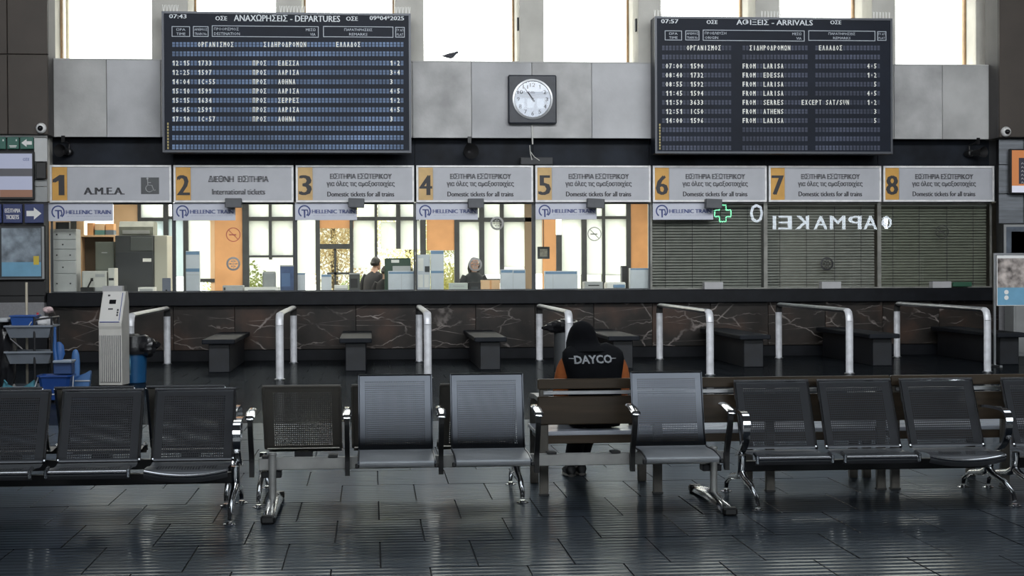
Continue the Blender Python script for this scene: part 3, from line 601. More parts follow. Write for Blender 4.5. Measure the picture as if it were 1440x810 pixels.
# dome cameras
for px, py, lab in ((57, 180, 'white dome security camera on the left brown pier'), (1416, 185, 'white dome security camera on the right brown pier')):
    c = at(px, py, 26.85)
    t = thing('security_camera', lab, 'camera', (c.x, 26.915, c.z), 0)
    MB().lathe([(.001, .0), (.085, 0), (.09, -.03), (.07, -.07), (.045, -.09)], (0, 0, 0), 20, 'y').build('housing', m_white, t)
    MB().lathe([(.046, -.085), (.04, -.115), (.02, -.135), (.001, -.14)], (.0, 0, -.005), 16, 'y').build('lens_dome', mat('smoked_dome', (.01, .01, .012), .08), t)
# pigeon on the parapet
c = at(635, 83.5, 27.5); PG = 1.25; t = thing('pigeon', 'small grey pigeon standing on the concrete parapet', 'bird', (c.x, 27.55, Z_W+.02))
bd = MB().loft([[(x, r1*math.cos(q), z+r2*math.sin(q)) for q in [j*PI/6 for j in range(12)]] for x, z, r1, r2 in ((-.135, .085, .005, .004), (-.11, .085, .018, .01), (-.06, .088, .032, .028), (-.01, .09, .042, .04), (.03, .10, .036, .036), (.055, .122, .022, .024), (.075, .135, .019, .020), (.092, .136, .014, .014), (.10, .134, .004, .004))])
bd.build('body', mat('grey_plumage', (.07, .075, .09), .8, var=.3, vs=30), t)
MB().cyl((.098, 0, .133), (.125, 0, .126), .004, 6, .001).build('beak', m_ink, t)
for s_ in (-1, 1):
    MB().tube([(.0, s_*.014, .055), (.005, s_*.014, .0), (.03, s_*.016, .002)], .0035, 6).build('leg', mat('pink_leg', (.35, .12, .1), .7), t)
    MB().loft([[(x, s_*(.034+.008*math.cos(q)), z+r*math.sin(q)) for q in [j*PI/4 for j in range(8)]] for x, z, r in ((-.12, .085, .003), (-.05, .09, .022), (.02, .1, .02), (.035, .105, .004))]).build('wing', mat('dark_wing', (.05, .05, .06), .8), t)

t.scale = (PG, PG, PG)
# ================================================================== BLINDS, DECALS, END WALLS
m_slat = mat('grey_blind_slat', (.19, .195, .18), .5, .0, var=.15)
bn = ['half-lit grey venetian blind closed behind window 6, under the banner', 'grey venetian blind behind window 7, between the two others', 'dull green-grey venetian blind behind window 8, at the right end']
for k in range(3):
    a, b = X(5+k)+.045, X(6+k)-.045
    t = thing('venetian_blind', bn[k], 'blind', ((a+b)/2, 27.75, Z_CT), 0, 'closed blinds at the right-hand windows'); w = (b-a)/2; top = Z_SB-Z_CT-.06
    sl = MB(); z = .02; m_ = m_slat if k < 2 else mat('green_grey_slat', (.15, .16, .13), .5, .0, var=.12)
    while z < top-.04:
        sl.add([(-w, -.016, z), (w, -.016, z), (w, -.006, z+.026), (-w, -.006, z+.026), (w, .012, z+.038), (-w, .012, z+.038)], [(0, 1, 2, 3), (3, 2, 4, 5)]); z += .050
    sl.build('slats', m_, t, kind='stuff')
    MB().box(-w, w, -.03, .03, top-.03, top).build('head_rail', mat('pale_head_rail', (.35, .35, .32), .5), t)
    MB().box(-w, w, -.015, .015, 0, .016).build('bottom_rail', m_, t)
    for u in (-.75, -.26, .26, .75): MB().box(u*w-.004, u*w+.004, -.024, -.019, .016, top-.03).build('ladder_cord', m_ink, t)
# speak-hole discs, decals and cartons on the glazing
m_disc = mat('smoked_acrylic', (.30, .30, .29), .25)
def ring(mb, c, r0, r1, y, n=28, a0=0, a1=2*PI):
    v = []; 
    for j in range(n+1):
        q = a0+(a1-a0)*j/n; v += [(c[0]+r0*math.cos(q), y, c[1]+r0*math.sin(q)), (c[0]+r1*math.cos(q), y, c[1]+r1*math.sin(q))]
    mb.add(v, [(2*j, 2*j+1, 2*j+3, 2*j+2) for j in range(n)]); mb.flat = True
for px, py, m_, lab in ((328, 330, mat('red_print', (.45, .10, .07), .5), 'red no-smoking decal on the glass of window 2'), (836, 329, mat('grey_print', (.16, .16, .15), .5), 'grey no-smoking decal on the glass of window 5'), (1325, 326, mat('faint_print', (.035, .035, .033), .5), 'faint no-smoking decal on the glass of window 8')):
    c = at(px, py, 27.595); mb = MB(); ring(mb, (0, 0), .108, .122, 0); q = math.radians(135)
    d_ = (math.cos(q), math.sin(q)); n_ = (-d_[1], d_[0])
    mb.add([(d_[0]*.11*s+n_[0]*.006*u, -.0003, d_[1]*.11*s+n_[1]*.006*u) for s, u in ((-1, -1), (-1, 1), (1, 1), (1, -1))], [(0, 1, 2, 3)])
    mb.add([(-.07, 0, -.012), (.05, 0, -.012), (.05, 0, .008), (-.07, 0, .008)], [(0, 1, 2, 3)])
    o = mb.build('no_smoking_decal', m_, None, (c.x, 27.598, c.z)); tag(o, lab, 'decal', 'round decals on the glass')
for px, py, lab, mm in ((328, 371, 'clear round speak-through disc on window 2', m_disc), (668.5, 372, 'round speak-through disc in front of the clerk in window 4', m_disc), (699, 314, 'round speak-through disc high on the dark upright of window 4', m_disc), (1163, 371, 'dark round speak-through disc on window 7', m_black)):
    c = at(px, py, 27.58)
    t = thing('speak_through_disc', lab, 'disc', (c.x, 27.597, c.z), 0, 'speak-through discs on the windows')
    mb = MB(); mb.lathe([(.085, 0), (.115, 0), (.118, -.008), (.085, -.010), (.085, 0)], (0, 0, 0), 28, 'y', False); mb.build('rim', mm, t)
    mb = MB(); 
    for q in range(6): a_ = q*PI/3; mb.lathe([(.002, -.004), (.014, -.004), (.014, 0), (.002, 0)], (.05*math.cos(a_), 0, .05*math.sin(a_)), 8, 'y')
    mb.box(-.09, .09, -.004, -.001, -.004, .004); mb.box(-.004, .004, -.004, -.001, -.09, .09); mb.build('grille', mm, t)
m_ctn = mat('small_white_carton', (.42, .42, .43), .6, var=.06)
for r, lab in (((991, 396, 1017, 406), 'small white coin tray on the ledge under the left blind'), ((1156, 395.5, 1183, 405), 'small white coin tray on the ledge under the middle blind'), ((1312, 396, 1338, 405), 'small white coin tray beside the green packet on the ledge'),
               ((144, 402, 172, 411.5), 'small white carton on the ledge behind the ticket machine')):
    x0, x1, z0, z1 = prect(r, 27.35); t = thing('coin_tray', lab, 'tray', ((x0+x1)/2, 27.45, Z_CT), 0, 'white trays on the black ledge'); w = (x1-x0)/2; h = max(z1-z0, .09)
    mb = MB(); mb.box(-w, w, -.09, .09, .001, .02); mb.box(-w, w, -.09, -.075, .02, h); mb.box(-w, w, .075, .09, .02, h); mb.box(-w, -w+.015, -.075, .075, .02, h); mb.box(w-.015, w, -.075, .075, .02, h)
    mb.build('body', m_ctn, t); MB().box(-w*.8, w*.8, -.06, .06, .021, h*.8, .005).build('lid', m_grey, t)
mb = MB(); pbox(mb, (1340, 396.5, 1367, 403), 27.40, 27.46, .01); tag(mb.build('green_packet', mat('dark_green_packet', (.02, .09, .05), .5)), 'dark green packet on the ledge beside the white tray at window 8', 'packet')
# --- left end wall things
def flatbox(name, lab, cat, rect, Y, D, m_body, m_face, inset=2, group=None):
    x0, x1, z0, z1 = prect(rect, Y); t = thing(name, lab, cat, ((x0+x1)/2, Y+D, z0), 0, group)
    w = (x1-x0)/2; h = z1-z0; s = inset*27/F
    MB().box(-w, w, -D, 0, 0, h, .006).build('case', m_body, t)
    f = MB().box(-w+s, w-s, -D-.003, -D+.001, s, h-s).build('face', m_face, t); f.data
    return t, f, w, h, D
m_green = mat('green_sign', (.035, .13, .10), .5, var=.06); m_navys = mat('navy_sign', (.035, .05, .15), .45, var=.06)
def arrow(mb, cx, cz, w, h, y, left=False):
    s = -1 if left else 1
    v = [(-w/2, .22*h), (.0, .22*h), (0, .5*h), (w/2, 0), (0, -.5*h), (0, -.22*h), (-w/2, -.22*h)]
    mb.add([(cx+s*a, y, cz+b) for a, b in v], [(0, 1, 6), (1, 5, 6), (2, 3, 4)][:2]+[(2, 3, 4)]); mb.flat = True
for r, lab, kind in (((-22, 192.5, 8, 209.5), 'green safety sign at the left edge of the frame', 0), ((10, 192.5, 26.5, 209.5), 'small green safety sign with white print', 1), ((28, 192.5, 47, 209.5), 'green safety sign with white left arrow', 2)):
    t, f, w, h, D = flatbox('safety_sign', lab, 'sign', r, 27.04, .03, m_green, m_green, .6, 'green signs over the screen')
    mb = MB()
    if kind == 2: arrow(mb, 0, h/2, .17, .13, -D-.005, True)
    else: mb.box(-.06, .06, -D-.005, -D-.003, .045, .06); mb.box(-.05, .05, -D-.005, -D-.003, .025, .035); mb.box(w-.05, w-.03, -D-.005, -D-.003, h-.07, h-.04)
    mb.build('print', m_white, f)
m_scr = mat('screen_lilac', (.1, .1, .1), .3, emit=.42, ecol=(.62, .68, .95)); m_scb = mat('screen_brown', (.1, .05, .03), .3, emit=.20, ecol=(.75, .40, .28)); m_scd = mat('screen_dark', (.02, .02, .03), .3, emit=.04, ecol=(.6, .6, .8))
def screen(name, lab, rect, Y, bands, tilt=0):
    x0, x1, z0, z1 = prect(rect, Y); t = thing(name, lab, 'screen', ((x0+x1)/2, Y+.08, z0), 0)
    w = (x1-x0)/2; h = z1-z0
    MB().box(-w, w, -.08, -.002, 0, h, .01).build('bezel', m_black, t)
    MB().box(-.12, .12, -.002, .10, h*.3, h*.7).build('mount', m_black, t)
    for (u0, v0, u1, v1, m_, nm) in bands:
        MB().box(-w+2*w*u0, -w+2*w*u1, -.083, -.0801, h*(1-v1), h*(1-v0)).build(nm, m_, t)
    return t, w, h
t, w, h = screen('information_screen', 'wall screen with lilac page on the left end wall', (-62, 212.5, 48, 280.5), 26.95, [(.02, .05, .975, .36, m_scr, 'display'), (.02, .52, .975, .80, m_scr, 'display'), (.02, .36, .975, .52, mat('screen_slate', (.05, .05, .06), .3, emit=.10, ecol=(.45, .45, .5)), 'display_band'), (.02, .80, .56, .95, m_scr, 'display'), (.56, .80, .975, .95, m_scb, 'display_strip')])
mb = MB(); txt(mb, 'ΟΣΕ', w*.72, w*.88, h*.80, h*.86, -.085, .04); mb.build('lettering', m_navy, t)
mb = MB(); pbox(mb, (50, 228, 65, 251.5), 26.98, 27.08, .012); tag(mb.build('wall_speaker', m_black), 'small black wall speaker beside the lilac screen', 'speaker')
for r, lab, k in (((-30, 287, 2, 313.5), 'blue sign panel cut by the left edge of the frame', 0), ((4, 287, 31, 313.5), 'navy tickets sign with white lettering', 1), ((34.5, 287, 61, 313.5), 'navy sign with white right arrow', 2)):
    t, f, w, h, D = flatbox('direction_sign', lab, 'sign', r, 27.03, .06, m_navys, m_navys, 1, 'navy signs under the screen')
    mb = MB()
    if k == 2: arrow(mb, 0, h/2, .24, .20, -D-.005)
    elif k == 1: txt(mb, 'ΕΙΣΙΤΗΡΙΑ', -w*.78, w*.82, h*.55, h*.77, -D-.005, .03); txt(mb, 'TICKETS', -w*.66, w*.66, h*.2, h*.42, -D-.005, .03, heavy=.004)
    else: mb.box(-.1, .1, -D-.005, -D-.004, h*.3, h*.4)
    mb.build('print', m_paper, f)
m_sea = mat('poster_blue', (.16, .36, .52), .4, var=.08); m_photo = mat('poster_grey_photo', (.20, .24, .28), .4, var=.7, vs=5); m_warm = mat('poster_mixed_photo', (.34, .30, .28), .4, var=.8, vs=9); m_yel = mat('poster_yellow', (.6, .45, .05), .5)
def poster(name, lab, rect, Y, case, strips, cat='poster'):
    x0, x1, z0, z1 = prect(rect, Y); t = thing(name, lab, cat, ((x0+x1)/2, Y+.06, z0), 0); w = (x1-x0)/2; h = z1-z0
    MB().box(-w, w, -.06, 0, 0, h, .01).build('case', case, t)
    MB().box(-w+.02, w-.02, -.066, -.0605, .02, h-.02).build('sheet', m_off, t)
    for u0, v0, u1, v1, m_, nm in strips: MB().box(-w+2*w*u0, -w+2*w*u1, -.069, -.0665, h*(1-v1), h*(1-v0)).build(nm, m_, t)
    return t, w, h
t, w, h = poster('poster_case', 'black poster case with blue and grey poster at the left end wall', (-6, 317, 64, 394), 27.02, m_black, [(.07, .02, .93, .97, mat('case_inside', (.035, .04, .045), .4), 'backing'),])
MB().box(-w+2*w*.12, -w+2*w*.91, -.072, -.0695, h*.33, h*.95).build('poster_photo', m_photo, t); MB().box(-w+2*w*.12, -w+2*w*.91, -.072, -.0695, h*.07, h*.33).build('poster_foot', m_sea, t)
MB().box(-w+2*w*.76, -w+2*w*.87, -.074, -.0725, h*.28, h*.44).build('poster_label', m_yel, t)
# --- right end wall things
t, w, h = screen('information_screen', 'wall screen with orange frame and dark timetable at the right edge', (1420, 209.5, 1520, 272.5), 26.93, [(.03, .03, .97, .82, mat('screen_orange', (.2, .08, .03), .3, emit=.45, ecol=(.85, .32, .12)), 'display'), (.03, .82, .97, .97, mat('screen_white', (.3, .3, .3), .3, emit=.55, ecol=(.8, .82, 1)), 'display_foot')])
MB().box(-w+.16, w-.16, -.086, -.0835, h*.22, h*.80).build('timetable_panel', m_scd, t)
mb = MB()
for q in range(6): txt(mb, 'ΛΑΡΙΣΑ', -w+.20, -w+.44, h*(.66-.085*q), h*(.66-.085*q)+.028, -.088, .02, res=1)
mb.build('lettering', m_white, t)
poster('poster_case', 'black poster case behind the poster stand at the right end wall', (1410, 314, 1530, 396), 27.02, m_black, [(.04, .06, .97, .95, mat('grey_blue_backing', (.10, .12, .15), .4, var=.3), 'backing'), (.10, .14, .95, .6, m_photo, 'poster_photo')])
# poster stand: standing in front of the right end wall
YS = 23.9
a = at(1397, 356, YS); b = at(1530, 357, YS); c = at(1397, 430, YS)
t = thing('poster_stand', 'free-standing framed poster of a crowd over blue, at the right edge', 'poster stand', (a.x, YS, 0)); w = b.x-a.x
mb = MB(); mb.box(0, .03, -.02, .02, .03, a.z); mb.box(w-.03, w, -.02, .02, .03, a.z); mb.box(.03, w-.03, -.015, .015, a.z-.03, a.z); mb.build('frame', m_steel, t)
for u in (0, w-.04): MB().box(u, u+.04, -.25, .25, 0, .03).build('foot', m_steel, t)
MB().box(.05, w-.05, -.01, .01, c.z, a.z-.035).build('board', m_white, t)
hh = a.z-.035-c.z
MB().box(.06, w-.06, -.014, -.0105, c.z+hh*.36, a.z-.08).build('poster_photo', m_warm, t); MB().box(.06, w-.06, -.014, -.0105, c.z+.01, c.z+hh*.36).build('poster_foot', m_sea, t)
for q in (.16, .27): MB().lathe([(.002, -.003), (.035, -.002), (.035, 0), (.002, 0)], (.2, -.014, c.z+hh*q), 14, 'y').build('emblem', m_paper, t)
x0, x1, z0, z1 = prect((1424, 431, 1480, 492), 26.6)
t = thing('equipment_cabinet', 'grey floor cabinet behind the poster stand at the right edge', 'cabinet', (x0, 26.7, 0)); MB().box(0, x1-x0, -.15, .25, .0, 1.02, .01).build('body', m_off, t); MB().box(.03, x1-x0-.03, -.16, -.151, .06, .96, .004).build('door', m_off, t)
# ================================================================== OFFICE CONTENTS
TOPZ = Z_CT-.012
m_lk = mat('grey_white_metal', (.46, .47, .48), .45, var=.05)
def onfront(rect, Y): x0, x1, z0, z1 = prect(rect, Y); return x0, x1, z0, z1
# drawer boxes stack at far left
x0, x1, _, z1 = onfront((70, 322, 107, 411), 28.0); w = x1-x0
t = thing('card_cabinet', 'tall white metal cabinet of small doors at the left end of the office', 'cabinet', (x0, 28.0, TOPZ)); h = z1-TOPZ
MB().box(0, w, .02, .45, 0, h, .004).build('body', m_lk, t)
for q, (a, b) in enumerate(((.0, .30), (.305, .50), (.505, .68), (.685, .83), (.835, .99))):
    d = MB().box(.01, w-.01, 0, .02, h*a+.006, h*b-.004, .004).build('door', m_lk, t)
    mb = MB(); 
    for u in ((.5,) if q % 2 else (.27, .78)): mb.lathe([(.002, -.012), (.014, -.01), (.014, 0), (.002, 0)], (w*u, 0, h*(a+b)/2), 10, 'y')
    mb.build('knob', m_ink, d)
x0_, x1_, z0_, z1_ = onfront((78, 312, 97, 323), 28.05); mb = MB().box(x0_, x1_, 28.06, 28.20, TOPZ+h+.001, TOPZ+h+.12, .004); tag(mb.build('black_box', m_frame), 'dark box on top of the white card cabinet', 'box')
# dark safe-like machine with printer on top
YM = 29.6
x0, x1, _, z1 = onfront((162, 331, 216, 411), YM)
t = thing('office_machine', 'tall dark charcoal office cabinet in the middle of window 1', 'cabinet', (x0, YM, 0)); w = x1-x0
MB().box(0, w, .012, .8, 0, z1, .01).build('body', mat('charcoal_enamel', (.045, .05, .055), .4, var=.1), t); MB().box(.015, w-.015, 0, .0115, .3, z1-.30, .004).build('door', mat('charcoal_enamel_2', (.032, .036, .042), .35), t)
MB().box(w*.40, w*.98, -.004, .0115, z1-.28, z1-.03, .004).build('control_panel', mat('smoke_panel', (.09, .10, .10), .25), t); MB().box(w*.72, w*.94, -.006, -.0005, z1*.78, z1*.78+.06).build('label', m_paper, t)
MB().box(w+.004, w+.24, .05, .8, 0, z1, .01).build('side_unit', mat('putty_enamel', (.42, .42, .37), .5), t)
x0, x1, z0, z1_ = onfront((167, 311, 215, 331), YM)
t = thing('printer', 'grey-green printer on top of the charcoal cabinet', 'printer', (x0, YM+.02, z1+.001)); w = x1-x0; h = z1_-z0
MB().prism([(0, 0), (.6, 0), (.6, h), (.1, h), (0, h*.6)], 0, w).build('body', mat('grey_green_plastic', (.17, .18, .155), .5, var=.2), t); MB().box(w*.1, w*.9, -.02, -.001, h*.1, h*.35, .004).build('paper_slot', m_off, t)
# shelf with orange boxes
x0, x1, z0, _ = onfront((112, 330, 162, 333), 30.5); zsh = z0
t = thing('wall_shelf', 'pale shelf unit behind the office machines in window 1', 'shelf', (x0, 30.5, 0)); w = x1-x0
MB().box(0, w, 0, .4, zsh, zsh+.035).build('shelf', m_tan, t); MB().box(0, .03, 0, .4, 0, zsh).build('upright', m_tan, t); MB().box(w-.03, w, 0, .4, 0, zsh).build('upright', m_tan, t); MB().box(.03, w-.03, .36, .4, .3, zsh).build('back', mat('shelf_back', (.12, .10, .08), .7), t); MB().box(.03, w-.03, 0, .36, 1.5, 1.53).build('shelf', m_tan, t)
for r, m_, lab in (((122, 313, 131, 330), m_orange, 'tall orange binder box on the office shelf'), ((133, 313, 147, 322), m_tan, 'peach carton on top of the green box on the office shelf'), ((148, 312, 160, 321), m_orange, 'orange carton on the right of the office shelf')):
    x0, x1, z0, z1 = onfront(r, 30.52); mb = MB().box(x0+.002, x1-.002, 30.53, 30.8, zsh+.0351 if r[0] == 122 else zsh+.125, zsh+.036+(z1-z0), .004) if r[0] == 122 else MB().box(x0+.002, x1-.002, 30.53, 30.8, zsh+.126, zsh+.126+(z1-z0), .004)
    tag(mb.build('carton', m_), lab, 'carton', 'cartons on the office shelf')
for r, m_, lab in (((133, 322, 147, 330), mat('sea_green_box', (.10, .22, .21), .5), 'sea-green box under the peach carton'), ((148, 322, 160, 330), mat('slate_box', (.12, .15, .18), .5), 'slate box under the orange carton')):
    x0, x1, z0, z1 = onfront(r, 30.52); tag(MB().box(x0+.002, x1-.002, 30.53, 30.82, zsh+.0355, zsh+.125, .004).build('carton', m_), lab, 'carton', 'cartons on the office shelf')
# grey filing cabinet between
x0, x1, z0, z1 = onfront((134, 340, 160, 411), 29.8); t = thing('filing_cabinet', 'grey-green filing cabinet left of the charcoal cabinet', 'cabinet', (x0, 29.8, 0)); w = x1-x0
MB().box(0, w, .012, .5, 0, z1).build('body', mat('grey_green_enamel', (.17, .19, .17), .5), t)
for q in range(4): d = MB().box(.01, w-.01, -.0, .0115, z1*q/4+.01, z1*(q+1)/4-.01, .003).build('drawer', mat('grey_green_enamel', (.17, .19, .17)), t); MB().box(w*.35, w*.65, -.015, -.0005, z1*(q+.6)/4, z1*(q+.6)/4+.015).build('handle', m_steel, d)
# desk top equipment, each by its rectangle in the photo
def desk_item(name, lab, cat, rect, Y, depth, m_, bits=(), c=.008, group=None, shape=None):
    x0, x1, z0, z1 = prect(rect, Y); t = thing(name, lab, cat, ((x0+x1)/2, Y, TOPZ+.0005), 0, group); w = (x1-x0)/2; h = max(z1-TOPZ, .03)
    (MB().prism(shape(h, depth), -w, w) if shape else MB().box(-w, w, 0, depth, 0, h, c)).build('body', m_, t)
    for nm, u0, v0, u1, v1, mm, pr in bits: MB().box(-w+2*w*u0, -w+2*w*u1, -pr, -.0005, h*v0, h*v1, .002).build(nm, mm, t)
    return t, w, h
m_band = mat('blue_band', (.16, .27, .42), .5, var=.05); m_lil = mat('pale_lilac_board', (.58, .62, .68), .45, var=.05); m_wpl = mat('office_white_plastic', (.60, .60, .57), .5, var=.05)
desk_item('laser_printer', 'bulky white printer on the desk in window 1', 'printer', (115, 381, 150, 411), 28.02, .42, m_wpl, [('paper_tray', .06, .08, .94, .26, m_grey, .02), ('panel', .55, .72, .92, .86, m_grey, .006)], .02)
desk_item('document_scanner', 'low white scanner beside the bulky printer in window 1', 'scanner', (152, 377, 161, 411), 28.05, .4, m_wpl, [('slot', .1, .5, .9, .6, m_ink, .004)], .01)
t, w, h = desk_item('telephone', 'black desk telephone with raised handset in window 1', 'telephone', (113, 404, 131, 411), 27.80, .18, m_black, [], .01)
hs = MB(); hs.tube([(-.02, .05, .02), (.03, .05, .14), (.07, .05, .22)], .014, 8); hs.lathe([(.001, -.02), (.028, -.02), (.028, .02), (.001, .02)], (.08, .05, .23), 12, 'x'); hs.build('handset', m_black, t)
desk_item('paper_tray', 'low white paper tray at the right of window 1', 'tray', (194, 404, 217, 411), 27.85, .3, m_paper, [('front_lip', .1, .2, .9, .7, m_grey, .004)])
desk_item('desk_monitor', 'slate-blue monitor back at the right of window 1', 'monitor', (228, 391, 240, 411), 28.0, .05, mat('slate_blue_plastic', (.16, .18, .24), .5), [('stand', .4, 0, .6, .2, m_black, .02)])
for r, lab, bits in (((261.5, 353, 280.5, 411), 'tall white leaflet column with two blue bands in window 2', [('blue_band', .0, .50, 1, .58, m_band, .003), ('blue_band', .0, .91, 1, .985, m_band, .003), ('seam', 0, .42, 1, .43, m_grey, .002)]),
                     ((546, 381, 583, 411), 'wide white leaflet box with a thin blue top in window 3', [('blue_band', .02, .86, .98, .95, m_band, .003), ('seam', .495, .02, .505, .84, m_grey, .003)]),
                     ((606, 352, 624, 411), 'tall white leaflet column with blue top in window 4', [('blue_band', 0, .91, 1, .985, m_band, .003), ('blue_band', 0, .44, 1, .50, m_band, .003)]),
                     ((704, 379, 739, 411), 'wide white leaflet box with blue top right of the clerk', [('blue_band', .02, .85, .48, .97, m_band, .003), ('blue_band', .52, .83, .98, .95, m_band, .003), ('seam', .495, .02, .505, .97, m_grey, .003)]),
                     ((766, 381, 812, 411), 'wide white leaflet box with dark blue top in window 5', [('blue_band', .02, .84, .98, .96, m_band, .003), ('seam', .25, .02, .26, .82, m_grey, .003)]),
                     ((886, 377, 917, 411), 'white leaflet box with blue rim at the right of window 5', [('blue_band', .02, .92, .98, .985, m_band, .003)]),
                     ((416, 384, 429, 411), 'narrow white leaflet box at the left of window 3', [('blue_band', .0, .92, 1, .985, m_band, .003)]),
                     ((452, 386, 466, 411), 'narrow white leaflet box with blue top in the middle of window 3', [('blue_band', .0, .86, 1, .985, m_band, .003)])):
    t, w, h = desk_item('leaflet_holder', lab, 'leaflet holder', r, 27.76 if r[0] != 452 else 28.1, .14, m_lil, bits, .004, 'white and blue leaflet holders')
desk_item('desk_monitor', 'dark blue monitor back on the desk in window 2', 'monitor', (394, 373, 414, 411), 28.1, .06, mat('deep_blue_panel', (.06, .10, .22), .4, var=.3), [('frame_edge', 0, .95, 1, 1, m_grey, .003), ('painted_reflection', .1, .2, .7, .7, mat('reflection_blue', (.10, .17, .33), .3), .002)])  # lighter blue patch paints a reflection on the monitor
desk_item('swivel_chair_back', 'grey chair back showing over the desk in window 2', 'chair', (369, 382, 388, 411), 28.35, .06, mat('grey_mesh_fabric', (.30, .32, .33), .8, var=.1), [('head_bar', .1, .9, .9, .98, m_grey, .01)], .03)
desk_item('paper_stack', 'stack of white papers at the right of window 2', 'papers', (344, 404, 392, 411), 27.85, .3, m_paper, [('edge', .1, .3, .9, .5, m_grey, .002)], .003)
desk_item('ticket_printer', 'grey ticket printer on the desk below the veneer door in window 2', 'printer', (313, 401.5, 342, 411), 27.85, .3, m_grey, [('slot', .05, .3, .14, .7, m_ink, .004)], .01)
desk_item('counter_computer', 'small dark box with cables in the middle of window 3', 'computer', (491, 384, 506, 411), 28.0, .25, mat('dark_grey_plastic', (.07, .075, .075), .5), [('front', .12, .2, .8, .7, m_black, .004), ('top_tray', .0, .93, 1, 1, m_grey, .01)])
desk_item('paper_tray', 'wide low white tray in the middle of window 3', 'tray', (470, 401, 489, 411), 27.8, .3, m_paper, [('lip', .05, .3, .95, .5, m_grey, .003)])
desk_item('office_printer', 'dark green printer with a white sheet behind window 3', 'printer', (541, 363, 578, 411), 28.15, .35, mat('dark_green_plastic', (.035, .07, .05), .5), [('paper', .25, .86, .55, .95, m_paper, .01), ('lid', .3, .60, .98, .76, m_grey, .02)], .02)
desk_item('leaflet_rack', 'pale leaflet rack with papers at the left of window 4', 'leaflet holder', (586, 358, 605, 411), 27.95, .14, m_lil, [('leaflet', .1, .1, .45, .45, m_paper, .005), ('leaflet', .55, .1, .9, .45, m_paper, .005), ('dark_leaflet', .6, .52, .95, .68, m_frame, .005), ('leaflet', .1, .55, .5, .9, m_paper, .005)])
desk_item('ticket_printer', 'pale green-white ticket printer left of the clerk', 'printer', (632, 398, 658, 411), 27.78, .3, mat('green_white_plastic', (.50, .55, .52), .4), [('slot', .2, .55, .8, .66, m_grey, .004)], .012)
desk_item('card_terminal', 'black card terminal in front of the clerk', 'terminal', (659, 397, 676, 411), 27.76, .15, m_black, [('keypad', .2, .2, .8, .5, m_frame, .003)], .008)
desk_item('carton', 'brown cardboard carton right of the clerk', 'carton', (677, 394, 703, 411), 28.2, .25, m_tan, [('tape', .45, .02, .55, .98, m_orange, .002)], .004)
desk_item('ticket_printer', 'low white ticket printer in the middle of window 5', 'printer', (822, 396, 848, 411), 27.78, .3, m_grey, [('slot', .2, .5, .8, .62, m_ink, .004)], .012)
desk_item('computer_mouse_pad', 'heap of papers and a blue folder in window 5', 'papers', (853, 397, 880, 411), 27.85, .3, m_paper, [('blue_folder', .35, .3, .95, .7, m_band, .02), ('edge', .02, .1, .98, .25, m_grey, .004)], .02)
desk_item('desk_monitor', 'black monitor corner behind the papers in window 5', 'monitor', (873, 374, 883, 411), 28.3, .05, m_black, [('edge', .05, .05, .15, .95, m_grey, .002)])
x0, x1, z0, z1 = prect((756, 347, 773, 364), 28.9); t = thing('wall_picture', 'small dark framed notice on a veneer post in window 5', 'picture', ((x0+x1)/2, 28.9, z0)); w = (x1-x0)/2; h = z1-z0
fr = MB(); fr.box(-w, w, 0, .03, 0, .04); fr.box(-w, w, 0, .03, h-.04, h); fr.box(-w, -w+.04, 0, .03, .04, h-.04); fr.box(w-.04, w, 0, .03, .04, h-.04); fr.build('frame', m_frame, t); MB().box(-w+.04, w-.04, .01, .025, .04, h-.04).build('notice', mat('grey_notice', (.25, .24, .2), .5, var=.3, vs=20), t)
MB().cyl((0, .015, h), (0, .015, 3.2-z0), .008, 6).build('hanging_rod', m_frame, t)
# trees and shrubs seen through the clear panes
def tree(x, y, h, r, lab, col, n, nm='tree', seed=1):
    rr = random.Random(seed); t = thing(nm, lab, 'tree' if nm == 'tree' else 'shrub', (x, y, -.1), 0, 'greenery outside the office windows')
    MB().tube([(0, 0, 0), (.05, 0, h*.35), (0, .05, h*.7)], [.14, .10, .05] if nm == 'tree' else [.05, .04, .02], 8).build('trunk', mat('bark', (.12, .09, .06), .9), t)
    mb = MB()
    for _ in range(n):
        th = rr.uniform(0, 2*PI); ph = math.acos(rr.uniform(-1, 1)); q = r*rr.uniform(.35, 1)
        c = Vector((q*math.sin(ph)*math.cos(th), q*math.sin(ph)*math.sin(th), h*(.62 if nm == 'tree' else .5)+q*math.cos(ph)*(h*.4/r)))
        u = Vector((rr.uniform(-1, 1), rr.uniform(-1, 1), rr.uniform(-1, 1))).normalized()*.05; v = Vector((rr.uniform(-1, 1), rr.uniform(-1, 1), rr.uniform(-1, 1))).normalized()*.035
        mb.add([c-u, c-v, c+u, c+v], [(0, 1, 2, 3)])
    mb.build('foliage', mat('leaves_'+str(col), col, .6, var=.4, vs=3), t, kind='stuff')
tree(.9, 40, 4.6, 1.5, 'yellow-green tree outside the clear panes of window 3', (.85, .78, .42), 6000, seed=2); tree(-1.05, 44.7, 4.6, 1.2, 'rusty autumn tree outside window 3', (.80, .60, .38), 5000, seed=3)
tree(-.2, 37, 1.7, .7, 'green shrub outside window 3', (.62, .74, .40), 3000, 'shrub', 4); tree(1.9, 36.5, 2.0, .8, 'yellow shrub outside window 4', (.85, .76, .35), 3000, 'shrub', 5); tree(5.7, 36.8, 1.5, .9, 'low yellow-green shrub outside window 5', (.6, .58, .22), 2000, 'shrub', 6); tree(-3.2, 38.5, 2.2, .9, 'low green shrub outside window 2', (.42, .48, .2), 2000, 'shrub', 8)
